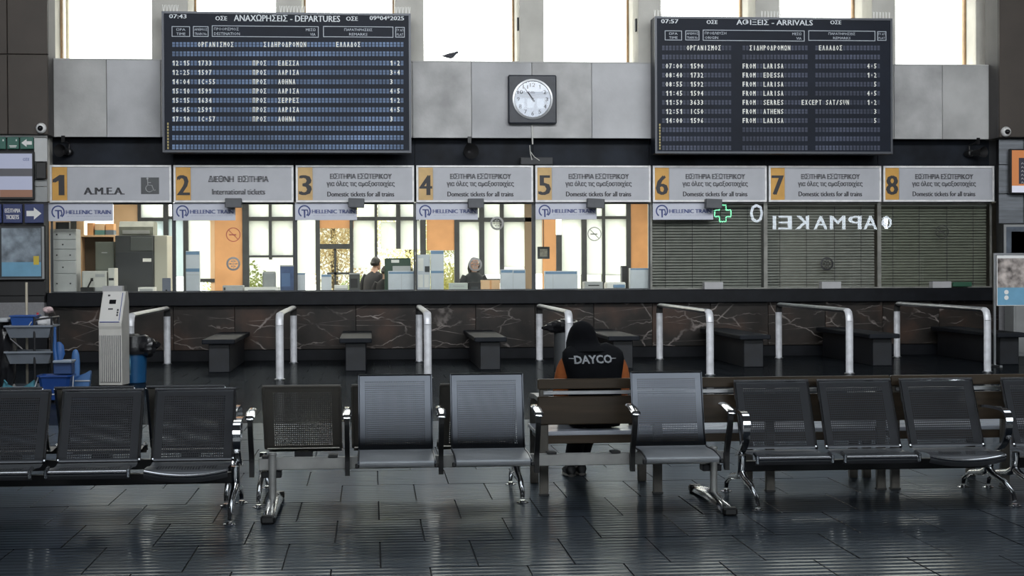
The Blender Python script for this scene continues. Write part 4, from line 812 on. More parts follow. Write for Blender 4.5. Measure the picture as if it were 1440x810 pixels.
# ================================================================== PHARMACY SIGN on the wall behind the camera (seen mirrored in the counter glass)
m_neon = mat('white_letter_lamp', (.8, .8, .8), .5, emit=11, ecol=(.80, .88, 1)); m_ngr = mat('green_neon_tube', (.1, .6, .3), .5, emit=16, ecol=(.25, 1, .55))
YR = -7.7; YV = 2*27.603-YR
sgn = thing('pharmacy_sign', 'white lit pharmacy letters across the hall, mirrored in the glass of windows 6 to 8', 'sign', (0, 0, 0))
mb = MB(); a = at(1081, 323, YV); b = at(1258, 304, YV)
chars = 'ΦΑΡΜΑΚΕΙ'; cxs = [1246, 1224, 1202, 1178, 1154, 1128, 1104, 1089]
for c_, px in zip(chars, cxs):
    q = at(px, 313, YV); wl = .26 if c_ != 'Ι' else .05
    if c_ == 'Μ': wl = .30
    if c_ == 'Φ': wl = .22
    txt(mb, c_, q.x-wl, q.x+wl, q.z-.27, q.z+.27, YR+.0, .03, mirror=True, heavy=.02)
q = at(1064, 300, YV); txt(mb, 'Ο', q.x-.25, q.x+.25, q.z-.38, q.z+.38, YR, .02, mirror=True, heavy=.02)
lt = mb.build('letters', m_neon, sgn)
x_a, x_b = at(1040, 313, YV).x, at(1275, 313, YV).x; zc_ = at(1150, 313, YV).z
MB().box(x_a, x_b, YR-.16, YR-.06, zc_-.8, zc_+1.0).build('fascia', m_dark, sgn)
for xx in (x_a+.3, x_b-.3): MB().box(xx-.08, xx+.08, YR-.34, YR-.18, 0, 4.1).build('post', m_dark, sgn)
q = at(1016.5, 300, YV); t = thing('pharmacy_cross', 'green neon cross outline, mirrored in the glass beside the banner under sign 6', 'sign', (q.x, YR, 0))
o_ = .33; i_ = .13; pts = [(-i_, o_), (i_, o_), (i_, i_), (o_, i_), (o_, -i_), (i_, -i_), (i_, -o_), (-i_, -o_), (-i_, -i_), (-o_, -i_), (-o_, i_), (-i_, i_), (-i_, o_)]
mb = MB()
for j in range(12): mb.cyl((pts[j][0], 0, q.z+pts[j][1]), (pts[j+1][0], 0, q.z+pts[j+1][1]), .028, 6)
mb.build('tube', m_ngr, t); MB().box(-.42, .42, -.16, -.06, q.z-.42, q.z+.42).build('back_plate', m_dark, t); MB().box(-.04, .04, -.22, -.16, 0, q.z+.3).build('post', m_dark, t)
# ================================================================== QUEUE RAILS AND STONE SHELVES
m_rail = mat('scuffed_white_enamel', (.64, .65, .68), .4, .2, var=.18, vs=9)
m_railt = mat('rail_top_metal', (.30, .31, .33), .3, .5, var=.15, vs=9)
RX, RYB, RYF, RZ = -3.3338, 26.635, 22.607, .916
rl = ['leftmost white queue rail, beside the blue bin', 'second white queue rail from the left, in front of counter 2', 'white queue rail standing edge-on in front of counter 3', 'white queue rail just left of the hooded man', 'white queue rail right of the hooded man, in front of counter 5', 'second white queue rail from the right, in front of counter 6', 'rightmost white queue rail, beside the poster stand']
rail0 = None
def make_rail():
    t = thing('queue_rail', '', 'rail', (0, 0, 0), 0, 'white queue rails before the counters'); hw_ = .055; L_ = RYB-RYF
    def sec(path, ww, th):
        return MB().tube(path, 1, sq=None) 
    # flat bar bent over at the front: rounded section swept up and back
    def bar(path, nm, m_, r=hw_):
        mb = MB(); path = [Vector(p) for p in path]; rings = []; prev = None
        for i, p in enumerate(path):
            d = (path[min(i+1, len(path)-1)]-path[max(i-1, 0)]).normalized(); n_ = Vector((1, 0, 0)); u = n_.cross(d)
            rings.append([p+n_*r*math.cos(q)*1.0+u*.036*math.sin(q) for q in [PI*2*j/12 for j in range(12)]])
        return mb.loft(rings).build(nm, m_, t)
    bar([(0, 0, .0), (0, 0, RZ-.16)], 'post', m_rail)
    bar([(0, 0, RZ-.159), (0, .012, RZ-.09), (0, .05, RZ-.03), (0, .12, RZ-.004)], 'bend', m_rail)
    bar([(0, .121, RZ-.004), (0, 1.5, RZ), (0, L_-.1, RZ)], 'top_rail', m_railt)
    bar([(0, L_-.099, RZ), (0, L_-.03, RZ-.02), (0, L_-.005, RZ-.07), (0, L_, RZ-.13)], 'rear_bend', mat('dark_rubber', (.03, .03, .03), .6))
    bar([(0, L_, .0), (0, L_, RZ-.131)], 'post', m_rail)
    for y in (0, L_): MB().lathe([(.075, 0), (.075, .012), (.05, .02)], (0, y, 0), 16).build('foot_plate', m_steel, t)
    return t
rail0 = make_rail()
for k in range(7):
    o = rail0 if k == 0 else dup(rail0)
    o.location = (RX+k*WM+(.0, .01, .035, .0, -.01, -.01, 0)[k], RYF, 0); o['label'] = rl[k]
m_slab = mat('dark_stone_slab', (.009, .011, .015), .65, var=.3, vs=4, spec=.2); m_ped = mat('black_pedestal_stone', (.006, .0075, .011), .5, var=.4, vs=6)
pl_ = ['black stone bag shelf nearest the trash bin, in front of counter 2', 'black stone bag shelf in front of counters 2 and 3', 'black stone bag shelf between counters 3 and 4', 'black stone bag shelf just right of the hooded man', 'black stone bag shelf standing between the two queue rails before counter six', 'black stone bag shelf crossing behind the rightmost queue rail', 'black stone bag shelf cut by the right edge of the frame', ]
p0 = thing('stone_shelf', '', 'stone bench', (0, 0, 0), 0, 'black stone shelves before the counters')
MB().box(-.245, .245, 0, 3.0, .43, .50, .012).build('top_slab', m_slab, p0)
MB().box(-.155, .155, .12, 2.9, 0, .43, .008).build('pedestal', m_ped, p0)
for k in range(7):
    o = p0 if k == 0 else dup(p0); o.location = (1.81+(k-2)*WM, 24.25, 0); o['label'] = pl_[k]
# ================================================================== TICKET MACHINE
c = gz(156, 542); c.y = 21.65; c.x = at(156, 500, 21.65).x; t = thing('queue_ticket_machine', 'tall white queue ticket machine with slanted console, beside the blue bin', 'machine', (c.x, c.y, 0), math.radians(-9))
m_kw = mat('warm_white_cabinet', (.47, .46, .43), .45, var=.06)
w = .155
MB().prism([(-.02, .02), (.30, .02), (.30, 1.13), (.26, 1.26), (.17, 1.26), (-.03, .84), (-.03, .80), (-.02, .76)], -w, w).build('body', m_kw, t)
MB().box(-w+.01, w-.01, 0, .28, 0, .02).build('base', m_black, t)
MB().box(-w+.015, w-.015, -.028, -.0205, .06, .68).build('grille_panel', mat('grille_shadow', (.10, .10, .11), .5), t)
for q in range(10): x = -w+.032+q*(2*w-.064)/9; MB().box(x-.008, x+.008, -.040, -.0285, .06, .68, .003).build('grille_rib', m_kw, t)
sl = Vector((0, .20, .42)).normalized(); nn = Vector((0, -.42, .20)).normalized()
def onsl(u0, u1, s0, s1, th, nm, mm, par=t):
    mb = MB(); b0 = Vector((0, -.03, .84)); r = []
    for hgt in (.001, th): r.append([b0+sl*(s_*.465)+nn*hgt+Vector((u_*w, 0, 0)) for u_, s_ in ((u0, s0), (u1, s0), (u1, s1), (u0, s1))])
    return mb.loft(r, sm=False).build(nm, mm, par)
onsl(-.92, .92, .04, .97, .006, 'console', mat('pale_console', (.52, .51, .49), .4))
onsl(-.30, .28, .60, .73, .010, 'screen', mat('black_screen', (.01, .01, .012), .1)); onsl(-.32, .1, .42, .46, .010, 'slot', m_ink); onsl(-.5, -.3, .84, .89, .010, 'label', m_ink)
for s_ in (.22, .30, .38): onsl(.48, .62, s_, s_+.05, .014, 'button', m_ink)
onsl(.74, .80, .08, .95, .009, 'blue_line', m_navy); onsl(-.92, .80, .02, .045, .009, 'blue_line', m_navy)
# ================================================================== BINS
m_bag = mat('black_bin_bag', (.012, .012, .014), .28, var=.3, bump=.5, bs=14)
def crumple(c, rx, ry, rz, seed, n=22, m=16, amp=.13):
    rr = random.Random(seed); ph = [rr.uniform(0, 6) for _ in range(8)]; rings = []
    for j in range(m+1):
        th = PI*j/m; ring_ = []
        for i in range(n):
            q = 2*PI*i/n
            s = 1+amp*(math.sin(3*q+ph[0]+3*th)+.7*math.sin(7*q+ph[1]-4*th)+.5*math.sin(11*q+5*th+ph[2]))*math.sin(th)
            ring_.append((c[0]+rx*s*math.sin(th)*math.cos(q), c[1]+ry*s*math.sin(th)*math.sin(q), c[2]-rz*s*math.cos(th)))
        rings.append(ring_)
    return MB().loft(rings)
c = gz(188, 540); c.y = 22.27; c.x = at(189, 500, 22.27).x
t = thing('litter_bin', 'blue litter bin with a black bag over its rim, beside the ticket machine', 'bin', (c.x, c.y, 0))
MB().lathe([(.145, 0), (.155, .01), (.175, .46), (.165, .46), (.15, .03), (.002, .02)], (0, 0, 0), 28).build('drum', mat('blue_plastic_drum', (.008, .06, .15), .35, var=.1), t)
MB().lathe([(.20, .40), (.215, .44), (.21, .50), (.20, .58), (.19, .64), (.15, .66), (.13, .60), (.12, .5), (.145, .44)], (0, 0, 0), 28).build('bag_collar', m_bag, t)
crumple((.13, -.03, .49), .17, .15, .14, 4, amp=.2).build('bag_fold', m_bag, t)
crumple((-.04, 0, .60), .19, .17, .075, 9).build('bag_fold', m_bag, t)
mb = MB(); v = []
for j in range(7):
    q = -PI/2-.75+j*.10; v += [(.158*math.cos(q), .158*math.sin(q), .12), (.172*math.cos(q), .172*math.sin(q), .40)]
mb.add([(a_*1.015, b_*1.015, c_) for a_, b_, c_ in v], [(2*j, 2*j+1, 2*j+3, 2*j+2) for j in range(6)]); mb.build('faded_label', mat('pale_blue_label', (.10, .22, .30), .5, var=.6, vs=14), t)
c = gz(792, 520); c.y = 24.0; c.x = at(792, 500, 24).x
t = thing('litter_bin', 'grey litter bin with a bulging black bag, behind the hooded man', 'bin', (c.x, 24.0, 0))
MB().lathe([(.13, 0), (.14, .01), (.14, .62), (.13, .62), (.12, .03), (.002, .02)], (0, 0, 0), 24).build('drum', mat('dull_grey_drum', (.07, .075, .08), .45, .3), t)
MB().lathe([(.145, .58), (.165, .63), (.16, .68), (.13, .69), (.11, .62)], (0, 0, 0), 24).build('bag_collar', m_bag, t)
crumple((-.02, -.02, .66), .25, .20, .10, 14).build('bag_fold', m_bag, t); crumple((.05, 0, .71), .20, .16, .07, 15).build('bag_fold', m_bag, t)
# ================================================================== CLEANING TROLLEY
CY = 19.8; ox = at(0, 500, CY).x
def cx(px, Y=CY): return at(px, 500, Y).x
def cz(py, Y=CY): return at(50, py, Y).z
gb = gz(50, 552).y
CY = 19.8
t = thing('cleaning_trolley', 'black-framed cleaning trolley with two grey trays, at the left edge', 'trolley', (cx(45), CY, 0)); o0 = cx(45)
m_tray = mat('grey_trolley_tray', (.17, .19, .22), .45, var=.08); m_tf = mat('black_trolley_tube', (.015, .015, .017), .4)
xl, xr = cx(14)-o0, cx(78)-o0; yf, yb = -.22, .22
for x, ztop, nm in ((cx(54)-o0, cz(445), 'post'), (cx(78)-o0, cz(446), 'post')): MB().tube([(x, yf, .08), (x, yf, ztop)], .014, 8).build(nm, m_tf, t)
for x in (xl, xr): MB().tube([(x, yb, .08), (x, yb, cz(446))], .014, 8).build('post', m_tf, t)
MB().tube([(xl, yb, cz(447)), (xr, yb, cz(447))], .012, 8).build('handle', m_tf, t); MB().tube([(cx(54)-o0, yf, cz(449)), (xr, yf, cz(446)), (xr, yb, cz(446))], .012, 8).build('top_bar', m_tf, t)
def tray(z, h, nm='tray'):
    mb = MB(); 
    outer = [[(xl+i, yf-.03+i, zz), (xr-i, yf-.03+i, zz), (xr-i, yb-.02-i, zz), (xl+i, yb-.02-i, zz)] for i, zz in ((.045, z), (.0, z+h-.02), (-.015, z+h-.02), (-.015, z+h), (.015, z+h), (.06, z+.015))]
    mb.loft(outer, sm=False); return mb.build(nm, m_tray, t)
tray(cz(474), .15); tray(cz(510), .15); tray(.10, .06, 'base_tray')
for x in (xl+.06, xr-.06):
    for y in (yf+.05, yb-.06): w_ = MB().lathe([(.001, -.015), (.045, -.015), (.045, .015), (.001, .015)], (x, y, .045), 14, 'x').build('caster', m_black, t); MB().box(x-.02, x+.02, y-.012, y+.012, .075, .1).build('caster_fork', m_steel, t)
MB().tube([(cx(20)-o0, yf, cz(475)), (cx(37)-o0, yf, cz(490))], .012, 6).build('brace', m_tf, t)
crumple((cx(4)-o0+.04, .0, .50), .12, .18, .42, 31, amp=.07).build('refuse_bag', m_bag, t)
MB().box(cx(0)-o0-.1, cx(16)-o0, -.2, .2, cz(452), cz(447), .01).build('bag_lid', mat('pale_lid', (.36, .38, .40), .4), t)
tb = cz(474)+.02
def small(name, lab, cat, m_, geo, loc, group=None):
    o = geo.build(name, m_, None, loc); return tag(o, lab, cat, group)
# blue tub on the top tray
mb = MB(); a, b = cx(19), cx(54); z0 = cz(462); z1 = cz(443); y0, y1 = CY-.16, CY+.12
mb.loft([[(a+i, y0+i, z), (b-i, y0+i, z), (b-i, y1-i, z), (a+i, y1-i, z)] for i, z in ((.03, tb), (0, z1-.015), (-.012, z1-.015), (-.012, z1), (.012, z1), (.04, tb+.012))], sm=False)
tt = thing('blue_tub', 'bright blue plastic tub on the top tray of the trolley', 'tub', ((a+b)/2, CY, tb)); o = mb.xf(Matrix.Translation((-(a+b)/2, -CY, -tb))).build('tub', mat('bright_blue_plastic', (.015, .065, .25), .4, var=.1), tt)
MB().tube([(.02, -.17, .05), (.10, -.15, .17), (.14, .0, .19)], .006, 6).build('handle', m_grey, tt)
for (px, py, r, hgt, m1, m2, lab) in ((50, 455, .026, .27, mat('white_bottle', (.55, .55, .54), .4), mat('red_cap', (.45, .04, .05), .4), 'white spray bottle with a red top, among the rags on the trolley'), (66, 455, .024, .16, mat('pale_green_bottle', (.20, .34, .26), .4), m_white, 'small green bottle among the rags on the trolley')):
    c = Vector((cx(px), CY+.14, tb)); b_ = thing('bottle', lab, 'bottle', c, 0, 'bottles on the trolley')
    MB().lathe([(.002, .0), (r, .002), (r*1.02, hgt*.6), (r*.5, hgt*.8), (r*.45, hgt*.86)], (0, 0, 0), 16).build('body', m1, b_); MB().lathe([(r*.55, hgt*.84), (r*.55, hgt), (.002, hgt+.004)], (0, 0, 0), 12).build('cap', m2, b_)
for (px, py, rx_, rz_, m_, lab, sd) in ((65, 450, .095, .08, mat('white_rag', (.52, .52, .53), .9, var=.1), 'crumpled white rag heap on the top tray', 5), (70, 444, .06, .04, mat('pink_white_rag', (.50, .38, .38), .9, var=.2), 'pinkish rag on top of the white heap', 6), (64, 462, .085, .035, mat('red_rag', (.36, .03, .04), .9, var=.2), 'dark red rag under the white heap', 7)):
    cc = (0, 0, rz_*1.35)
    z = {5: tb+.045, 6: tb+.255, 7: tb+.012}[sd]
    small('cleaning_rag', lab, 'rag', m_, crumple(cc, rx_, .075, rz_, sd, amp=.10), (cx(px), CY-.07, z), 'rags on the trolley')
# mop
mb = thing('mop', 'mop with pale wooden stick standing behind the trolley', 'mop', (cx(38, 20.15), 20.15, 0))
MB().tube([(0, 0, .10), (.0, .0, at(38, 397, 20.15).z)], .016, 10).build('stick', mat('pale_wood_stick', (.42, .38, .30), .6, var=.1), mb)
mp = MB(); 
for q in range(26): a_ = q*2*PI/26; mp.tube([(0, 0, .13), (.05*math.cos(a_), .05*math.sin(a_), .09), (.11*math.cos(a_), .08*math.sin(a_), .008)], .012, 5)
mp.build('mop_head', mat('grey_mop_cotton', (.30, .30, .29), .95), mb)
# teal cloth bag, blue bucket with wringer, lobby dustpan
m_teal = mat('teal_cloth', (.035, .14, .18), .8, var=.25, vs=10); g = gz(28, 556)
YB_ = 19.2
tbag = thing('teal_bag', 'slumped teal cloth bag on the floor below the trolley', 'bag', (cx(27, YB_), YB_, 0))
sag = [(-.21, .04, .02), (-.20, .16, .05), (-.17, .245, .02), (-.13, .20, .0), (-.05, .165, 0), (.04, .17, 0), (.11, .21, .0), (.17, .255, .02), (.205, .17, .05), (.21, .05, .02)]
rg = []
for x, z, _ in sag: rg.append([(x, .13*math.cos(q)*(1-abs(x)*2.2), .008+z*(.5+.5*math.sin(q))) for q in [j*2*PI/12 for j in range(12)]])
MB().loft(rg).build('bag', m_teal, tbag); MB().tube([(-.15, 0, .2), (-.16, -.05, .26), (-.12, -.08, .22)], .01, 6).build('strap', m_teal, tbag)
bx = cx(79, 19.2); t = thing('mop_bucket', 'deep blue mop bucket with wringer, right of the trolley', 'bucket', (bx, 19.2, 0)); m_bb = mat('deep_blue_plastic', (.008, .045, .20), .4, var=.12)
MB().loft([[(u*x_, v*y_, z) for u, v in ((-1, -.8), (-.8, -1), (.8, -1), (1, -.8), (1, .8), (.8, 1), (-.8, 1), (-1, .8))] for x_, y_, z in ((.14, .11, .03), (.185, .15, .30), (.20, .165, .30), (.20, .165, .32), (.18, .145, .32), (.135, .10, .06))], sm=False).build('bucket', m_bb, t)
MB().tube([(-.20, -.02, .30), (-.22, -.18, .16), (0, -.21, .10), (.22, -.18, .16), (.20, -.02, .30)], .008, 6).build('handle', mat('grey_wire', (.35, .36, .38), .4), t)
for x in (-.11, .11):
    for y in (-.09, .09): MB().lathe([(.001, -.01), (.022, -.01), (.022, .01), (.001, .01)], (x, y, .0225), 10, 'x').build('caster', m_black, t)
m_bb2 = mat('cobalt_plastic', (.02, .08, .24), .4, var=.12)
wrg = MB(); wrg.box(-.02, .19, -.08, .14, .325, .46, .01); wrg.build('wringer', mat('navy_wringer', (.015, .045, .14), .5), t); MB().box(-.02, .20, -.12, .15, .461, .49, .006).build('wringer_rim', mat('grey_blue_rim', (.20, .24, .30), .4), t)
MB().tube([(.0, .0, .46), (-.02, .02, .62), (-.015, .02, .88)], [.028, .024, .014], 8).build('wringer_lever', m_bb2, t); MB().loft([[(.02+.07*math.cos(q)*s_, .06+.02*math.sin(q), z) for q in [j*PI/4 for j in range(8)]] for s_, z in ((.6, .48), (1, .56), (.8, .66), (.3, .70))]).build('press_plate', m_bb2, t)
dx = cx(113, 19.6); t = thing('lobby_dustpan', 'cobalt blue long-handled dustpan and carrier, between bucket and ticket machine', 'dustpan', (dx, 19.6, 0))
MB().prism([(-.10, .0), (-.075, .26), (.125, .33), (.12, .27), (.06, .0)], -.03, .06, 'y').build('pan', m_bb2, t)
MB().prism([(-.09, .0), (.10, .0), (.14, .30), (.13, .345), (-.04, .24), (-.085, .20)], -.14, -.035, 'y').build('hood', mat('cobalt_plastic_lighter', (.05, .13, .30), .45, var=.15), t)
MB().loft([[(-.055+.050*math.cos(q)*s_, -.01+.02*math.sin(q), z) for q in [j*PI/5 for j in range(10)]] for s_, z in ((.8, .2), (1.0, .34), (1.0, .46), (.85, .54), (.5, .585), (.1, .595))]).build('handle_plate', mat('cobalt_plastic_lighter', (.05, .13, .30)), t)
MB().box(-.04, .14, -.15, -.145, .22, .232).build('rim', m_grey, t)
MB().box(-.13, -.105, -.03, .0, 0, .30).build('side_flap', m_bb, t)
# ================================================================== BENCHES
def perf_mat(name, col, rough, metal=1): return mat(name, col, rough, metal, var=.08, vs=3)
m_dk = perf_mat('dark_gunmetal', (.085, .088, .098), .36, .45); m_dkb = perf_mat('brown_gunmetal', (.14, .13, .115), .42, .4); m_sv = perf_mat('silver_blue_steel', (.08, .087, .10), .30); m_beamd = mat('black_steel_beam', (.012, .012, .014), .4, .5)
m_pansv = mat('brightened_pan_steel', (.36, .375, .40), .38, .45, var=.12, vs=5)  # seat pans coloured paler than the backrests, standing in for light from above
m_beams = mat('dull_silver_beam', (.36, .36, .35), .45, .3, var=.15, vs=7)
def resample(pts, n):
    pts = [Vector(p) for p in pts]; L = [0]
    for a, b in zip(pts, pts[1:]): L.append(L[-1]+(b-a).length)
    out = []
    for i in range(n+1):
        s = L[-1]*i/n; k = max(j for j in range(len(L)) if L[j] <= s+1e-9); k = min(k, len(pts)-2)
        f = (s-L[k])/max(L[k+1]-L[k], 1e-9); out.append(pts[k].lerp(pts[k+1], min(f, 1)))
    return out
def smooth(pts, it=2):
    pts = [Vector(p) for p in pts]
    for _ in range(it):
        q = [pts[0]]
        for a, b in zip(pts, pts[1:]): q += [a.lerp(b, .25), a.lerp(b, .75)]
        q.append(pts[-1]); pts = q
    return pts
def sheet(prof, w0, w1, nu, ns, bu, bs, dip=None, rows_solid=()):
    # perforated steel sheet following profile [(y,z)], width from w0 at the bottom to w1 at the top
    pr = resample(prof, ns); mb = MB(); N = nu+1
    for j, p in enumerate(pr):
        w = (w0+(w1-w0)*j/ns)/2
        for i in range(N):
            u = -1+2*i/nu; dz = dip(u, j/ns) if dip else 0
            mb.v.append((u*w, p.x, p.y+dz))
    for j in range(ns):
        for i in range(nu):
            hole = bu <= i < nu-bu and bs <= j < ns-bs and (i-bu) % 2 == 0 and (j-bs) % 2 == 0 and j not in rows_solid
            if not hole: mb.f.append((j*N+i, j*N+i+1, (j+1)*N+i+1, (j+1)*N+i)); mb.sm.append(True)
    return mb
BACKP = smooth([(.035, .335), (.055, .345), (.075, .38), (.12, .47), (.20, .62), (.27, .76)])
PANP = smooth([(-.315, .27), (-.345, .300), (-.32, .325), (-.2, .328), (-.05, .312), (.03, .328)])
# steel seats of the dark rows: perforated sheet, chrome side tubes, top tube
dmesh = {}
def dm(key, fn, m_):
    if key not in dmesh: dmesh[key] = fn().mesh(key[0]); dmesh[key].materials.append(m_)
    return dmesh[key]
def part(nm, me, par, loc=(0, 0, 0), rz=0):
    o = bpy.data.objects.new(nm, me); C.objects.link(o); o.parent = par; o.location = loc; o.rotation_euler = (0, 0, rz); return o
def dark_seat(par, x, m_, tag_, chrome=True, dipped=False):
    w = .525
    b = part('backrest', dm(('backrest', tag_), lambda: sheet(BACKP, w-.03, w-.03, 76, 60, 8, 4), m_), par, (x, 0, 0))
    dp = (lambda u, s: (-.03*(1-u*u)*max(0, 1-s*2.2))) if dipped else None
    p = part('seat', dm(('seat', tag_, dipped), lambda: sheet(PANP, w-.02, w-.03, 60, 50, 8, 14, dp), m_), par, (x, 0, 0))
    mc = m_chrome if chrome else m_
    for s in (-1, 1):
        path = [(s*(w/2-.012), p_.x, p_.y) for p_ in BACKP]
        part('side_tube', dm(('side_tube', tag_, s), lambda: MB().tube(path, .0105, 8), mc), b, (0, 0, 0))
    part('top_tube', dm(('top_tube', tag_), lambda: MB().tube([(-w/2+.006, .27, .765), (w/2-.006, .27, .765)], .011, 8), mc), b)
    if not dipped:
        part('front_edge', dm(('front_edge', tag_), lambda: MB().tube([(-w/2+.012, -.338, .312), (w/2-.012, -.338, .312)], .012, 8), mc), p)
        for s in (-1, 1): part('edge_clip', dm(('edge_clip', s), lambda: MB().tube([(s*(w/2-.018), -.348, .285), (s*(w/2-.018), -.352, .325), (s*(w/2-.018), -.27, .338)], .012, 6), m_chrome), p)
    else:
        part('front_edge', dm(('front_edge_dipped', tag_), lambda: MB().tube([(u*(w/2-.012), -.340, .312-.03*(1-u*u)) for u in [q/8-1 for q in range(17)]], .010, 8), mc), p)
    MB_ = dm(('bracket', tag_), lambda: MB().box(-.06, .06, -.05, .045, .262, .306), m_beamd); part('bracket', MB_, par, (x, 0, 0))
def chrome_leg(par, x, m_=None):
    m_ = m_ or m_chrome
    t = part('leg', dm(('leg', 'c'), lambda: MB().tube([(0, -.02, .30), (0, -.02, .22), (0, .0, .17)], [.026, .028, .03], 10).tube([(0, .0, .185), (0, -.10, .155), (0, -.28, .13), (0, -.42, .075), (0, -.445, .03)], [.026, .024, .020, .016, .014], 10).tube([(0, .0, .185), (0, .10, .15), (0, .30, .125), (0, .44, .07), (0, .455, .03)], [.026, .024, .020, .016, .014], 10), m_), par, (x, 0, 0))
    for y in (-.447, .457): part('foot_pad', dm(('foot_pad',), lambda: MB().lathe([(.002, .016), (.018, .016), (.022, .006), (.038, .004), (.040, 0), (.002, 0)], (0, 0, 0), 14), m_chrome), t, (0, y, 0))
def loop_arm(par, x, m_=None, up=0):
    part('armrest', dm(('armrest', up), lambda: MB().tube(smooth([(0, .20, .585+up), (0, .05, .60+up), (0, -.18, .60+up), (0, -.27, .575+up), (0, -.285, .50), (0, -.24, .40), (0, -.12, .33), (0, -.03, .31)], 2), 1, sq=(.045, .018)), m_ or m_chrome), par, (x, 0, 0))
def dark_bench(name, lab, n, x_first, y, pitch, m_, tag_, rot=0, chrome=True, legs=(0, 1), arms=(0, 1), dip_last=False, beam_ext=.02, beam_m=None):
    # x_first: world x of the centre of the leftmost seat (as seen from the camera)
    xc = x_first+pitch*(n-1)/2
    t = thing(name, lab, 'bench', (xc, y, 0), rot, 'steel waiting benches')
    for k in range(n):
        dark_seat(t, (k-(n-1)/2)*pitch, m_, tag_, chrome, dip_last and k == n-1)
    hw_ = pitch*n/2
    MB().box(-hw_+beam_ext, hw_-beam_ext, -.035, .035, .195, .262, .006).build('beam', beam_m or m_beamd, t)
    for q in legs: chrome_leg(t, (-1 if q == 0 else 1)*(hw_-.02))
    for q in arms: loop_arm(t, (-1 if q == 0 else 1)*(hw_+.01))
    return t
# A: near left row
ya = 10.19
xa3 = at(275, 548, ya+.25).x
dark_bench('perforated_bench', 'dark steel bench with chrome edges, front row at the left', 4, xa3-3*.585, ya, .585, m_dk, 'a', 0, dip_last=True, legs=(0, 1))
# G: behind A, back to back with it
dark_bench('perforated_bench', 'dark steel bench facing the counters, behind the left front row', 4, at(261, 545, 10.7).x-3*.59, 10.97, .59, m_dkb, 'g', PI, chrome=True)
# C: behind the silver row, facing the counters
dark_bench('perforated_bench', 'brown-dark steel bench facing the counters, behind the silver seats', 3, at(424, 543, 10.62).x, 10.90, .585, m_dkb, 'h', PI, chrome=False, arms=())
# E: near right row
ye = 10.36
xe1 = at(1092, 536, ye+.27).x-.04
dark_bench('perforated_bench', 'blue-black steel bench with chrome edges, front row at the right', 3, xe1, ye, .572, m_dk, 'a', 0, dip_last=True)
xf = xe1+3*.572+.13
dark_bench('perforated_bench', 'dark steel bench cut by the right edge of the frame', 3, xf, ye-.03, .575, m_dk, 'a', 0, arms=(1,))
# B: silver row, five places, three seats left
yb_ = 10.28
gl = gz(390, 706); xB = [at(px, 620, 10.1).x for px in (352, 488, 621, 757, 893, 1027)]
BX = (xB[0]+xB[-1])/2
tB = thing('silver_bench', 'silver steel beam bench with three of its five seats left, middle of the front row', 'bench', (BX, yb_, 0), 0)
bm_ = MB(); bm_.box(xB[0]-BX+.04, xB[-1]-BX+.02, -.03, .03, .262, .338, .004); bm_.build('beam', m_beams, tB)
SBK = smooth([(.03, .375), (.06, .41), (.09, .50), (.13, .65), (.17, .845)], 2); SPN = smooth([(-.40, .315), (-.415, .34), (-.39, .352), (-.2, .372), (-.03, .365), (.03, .375)], 2)
def silver_seat(px0, px1, dx=0):
    x0, x1 = at(px0, 530, yb_+.17).x, at(px1, 530, yb_+.17).x; w = x1-x0; xc = (x0+x1)/2-BX
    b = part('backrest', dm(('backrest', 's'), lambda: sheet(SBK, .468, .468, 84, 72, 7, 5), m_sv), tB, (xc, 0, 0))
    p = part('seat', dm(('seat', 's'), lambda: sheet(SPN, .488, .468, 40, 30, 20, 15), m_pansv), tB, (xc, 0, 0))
    for s in (-1, 1): part('rolled_edge', dm(('rolled_edge', s), lambda: MB().tube([(s*.236, q.x, q.y) for q in SPN]+[(s*.235, q.x, q.y) for q in SBK], .006, 6), m_sv), b)
    part('top_edge', dm(('top_edge', 's'), lambda: MB().tube([(-.237, .172, .845), (.237, .172, .845)], .006, 6), m_sv), b)
    for s in (-1, 1): part('corner_cap', dm(('corner_cap',), lambda: MB().box(-.011, .011, -.012, .012, -.014, .014, .004), m_black), p, (s*.245, -.405, .325))
    part('bracket', dm(('sbracket',), lambda: MB().box(-.09, .09, -.045, .045, .338, .362), m_beamd), tB, (xc, 0, 0))
silver_seat(504, 607); silver_seat(634, 734); silver_seat(889, 984)
for k in (0, 3):   # bare brackets of the missing seats
    for u in (.16, -.16): part('bare_bracket', dm(('bare',), lambda: MB().box(-.03, .03, -.05, .05, .338, .352, .003), m_black), tB, ((xB[k]+xB[k+1])/2-BX+u*1.3, 0, 0))
def black_arm(x):
    a = part('armrest', dm(('armrest', 'b'), lambda: MB().tube(smooth([(0, -.19, .600), (0, -.185, .54), (0, -.13, .44), (0, -.075, .36), (0, -.072, .25), (0, -.072, .225)], 2), 1, sq=(.030, .042)), m_black), tB, (x-BX, 0, 0))
    part('arm_pad', dm(('arm_pad',), lambda: MB().loft([[(u*wd, y, z+v*th) for u, v in ((-1, -.4), (-.7, -1), (.7, -1), (1, -.4), (1, .3), (.6, 1), (-.6, 1), (-1, .3))] for y, z, wd, th in ((-.235, .605, .022, .008), (-.225, .612, .030, .014), (-.10, .632, .030, .015), (.05, .640, .027, .013), (.10, .638, .018, .008))]), m_chrome), a)
    part('arm_root', dm(('arm_root',), lambda: MB().box(-.014, .014, -.090, -.031, .235, .33, .003), m_black), a)
for x in xB: black_arm(x)
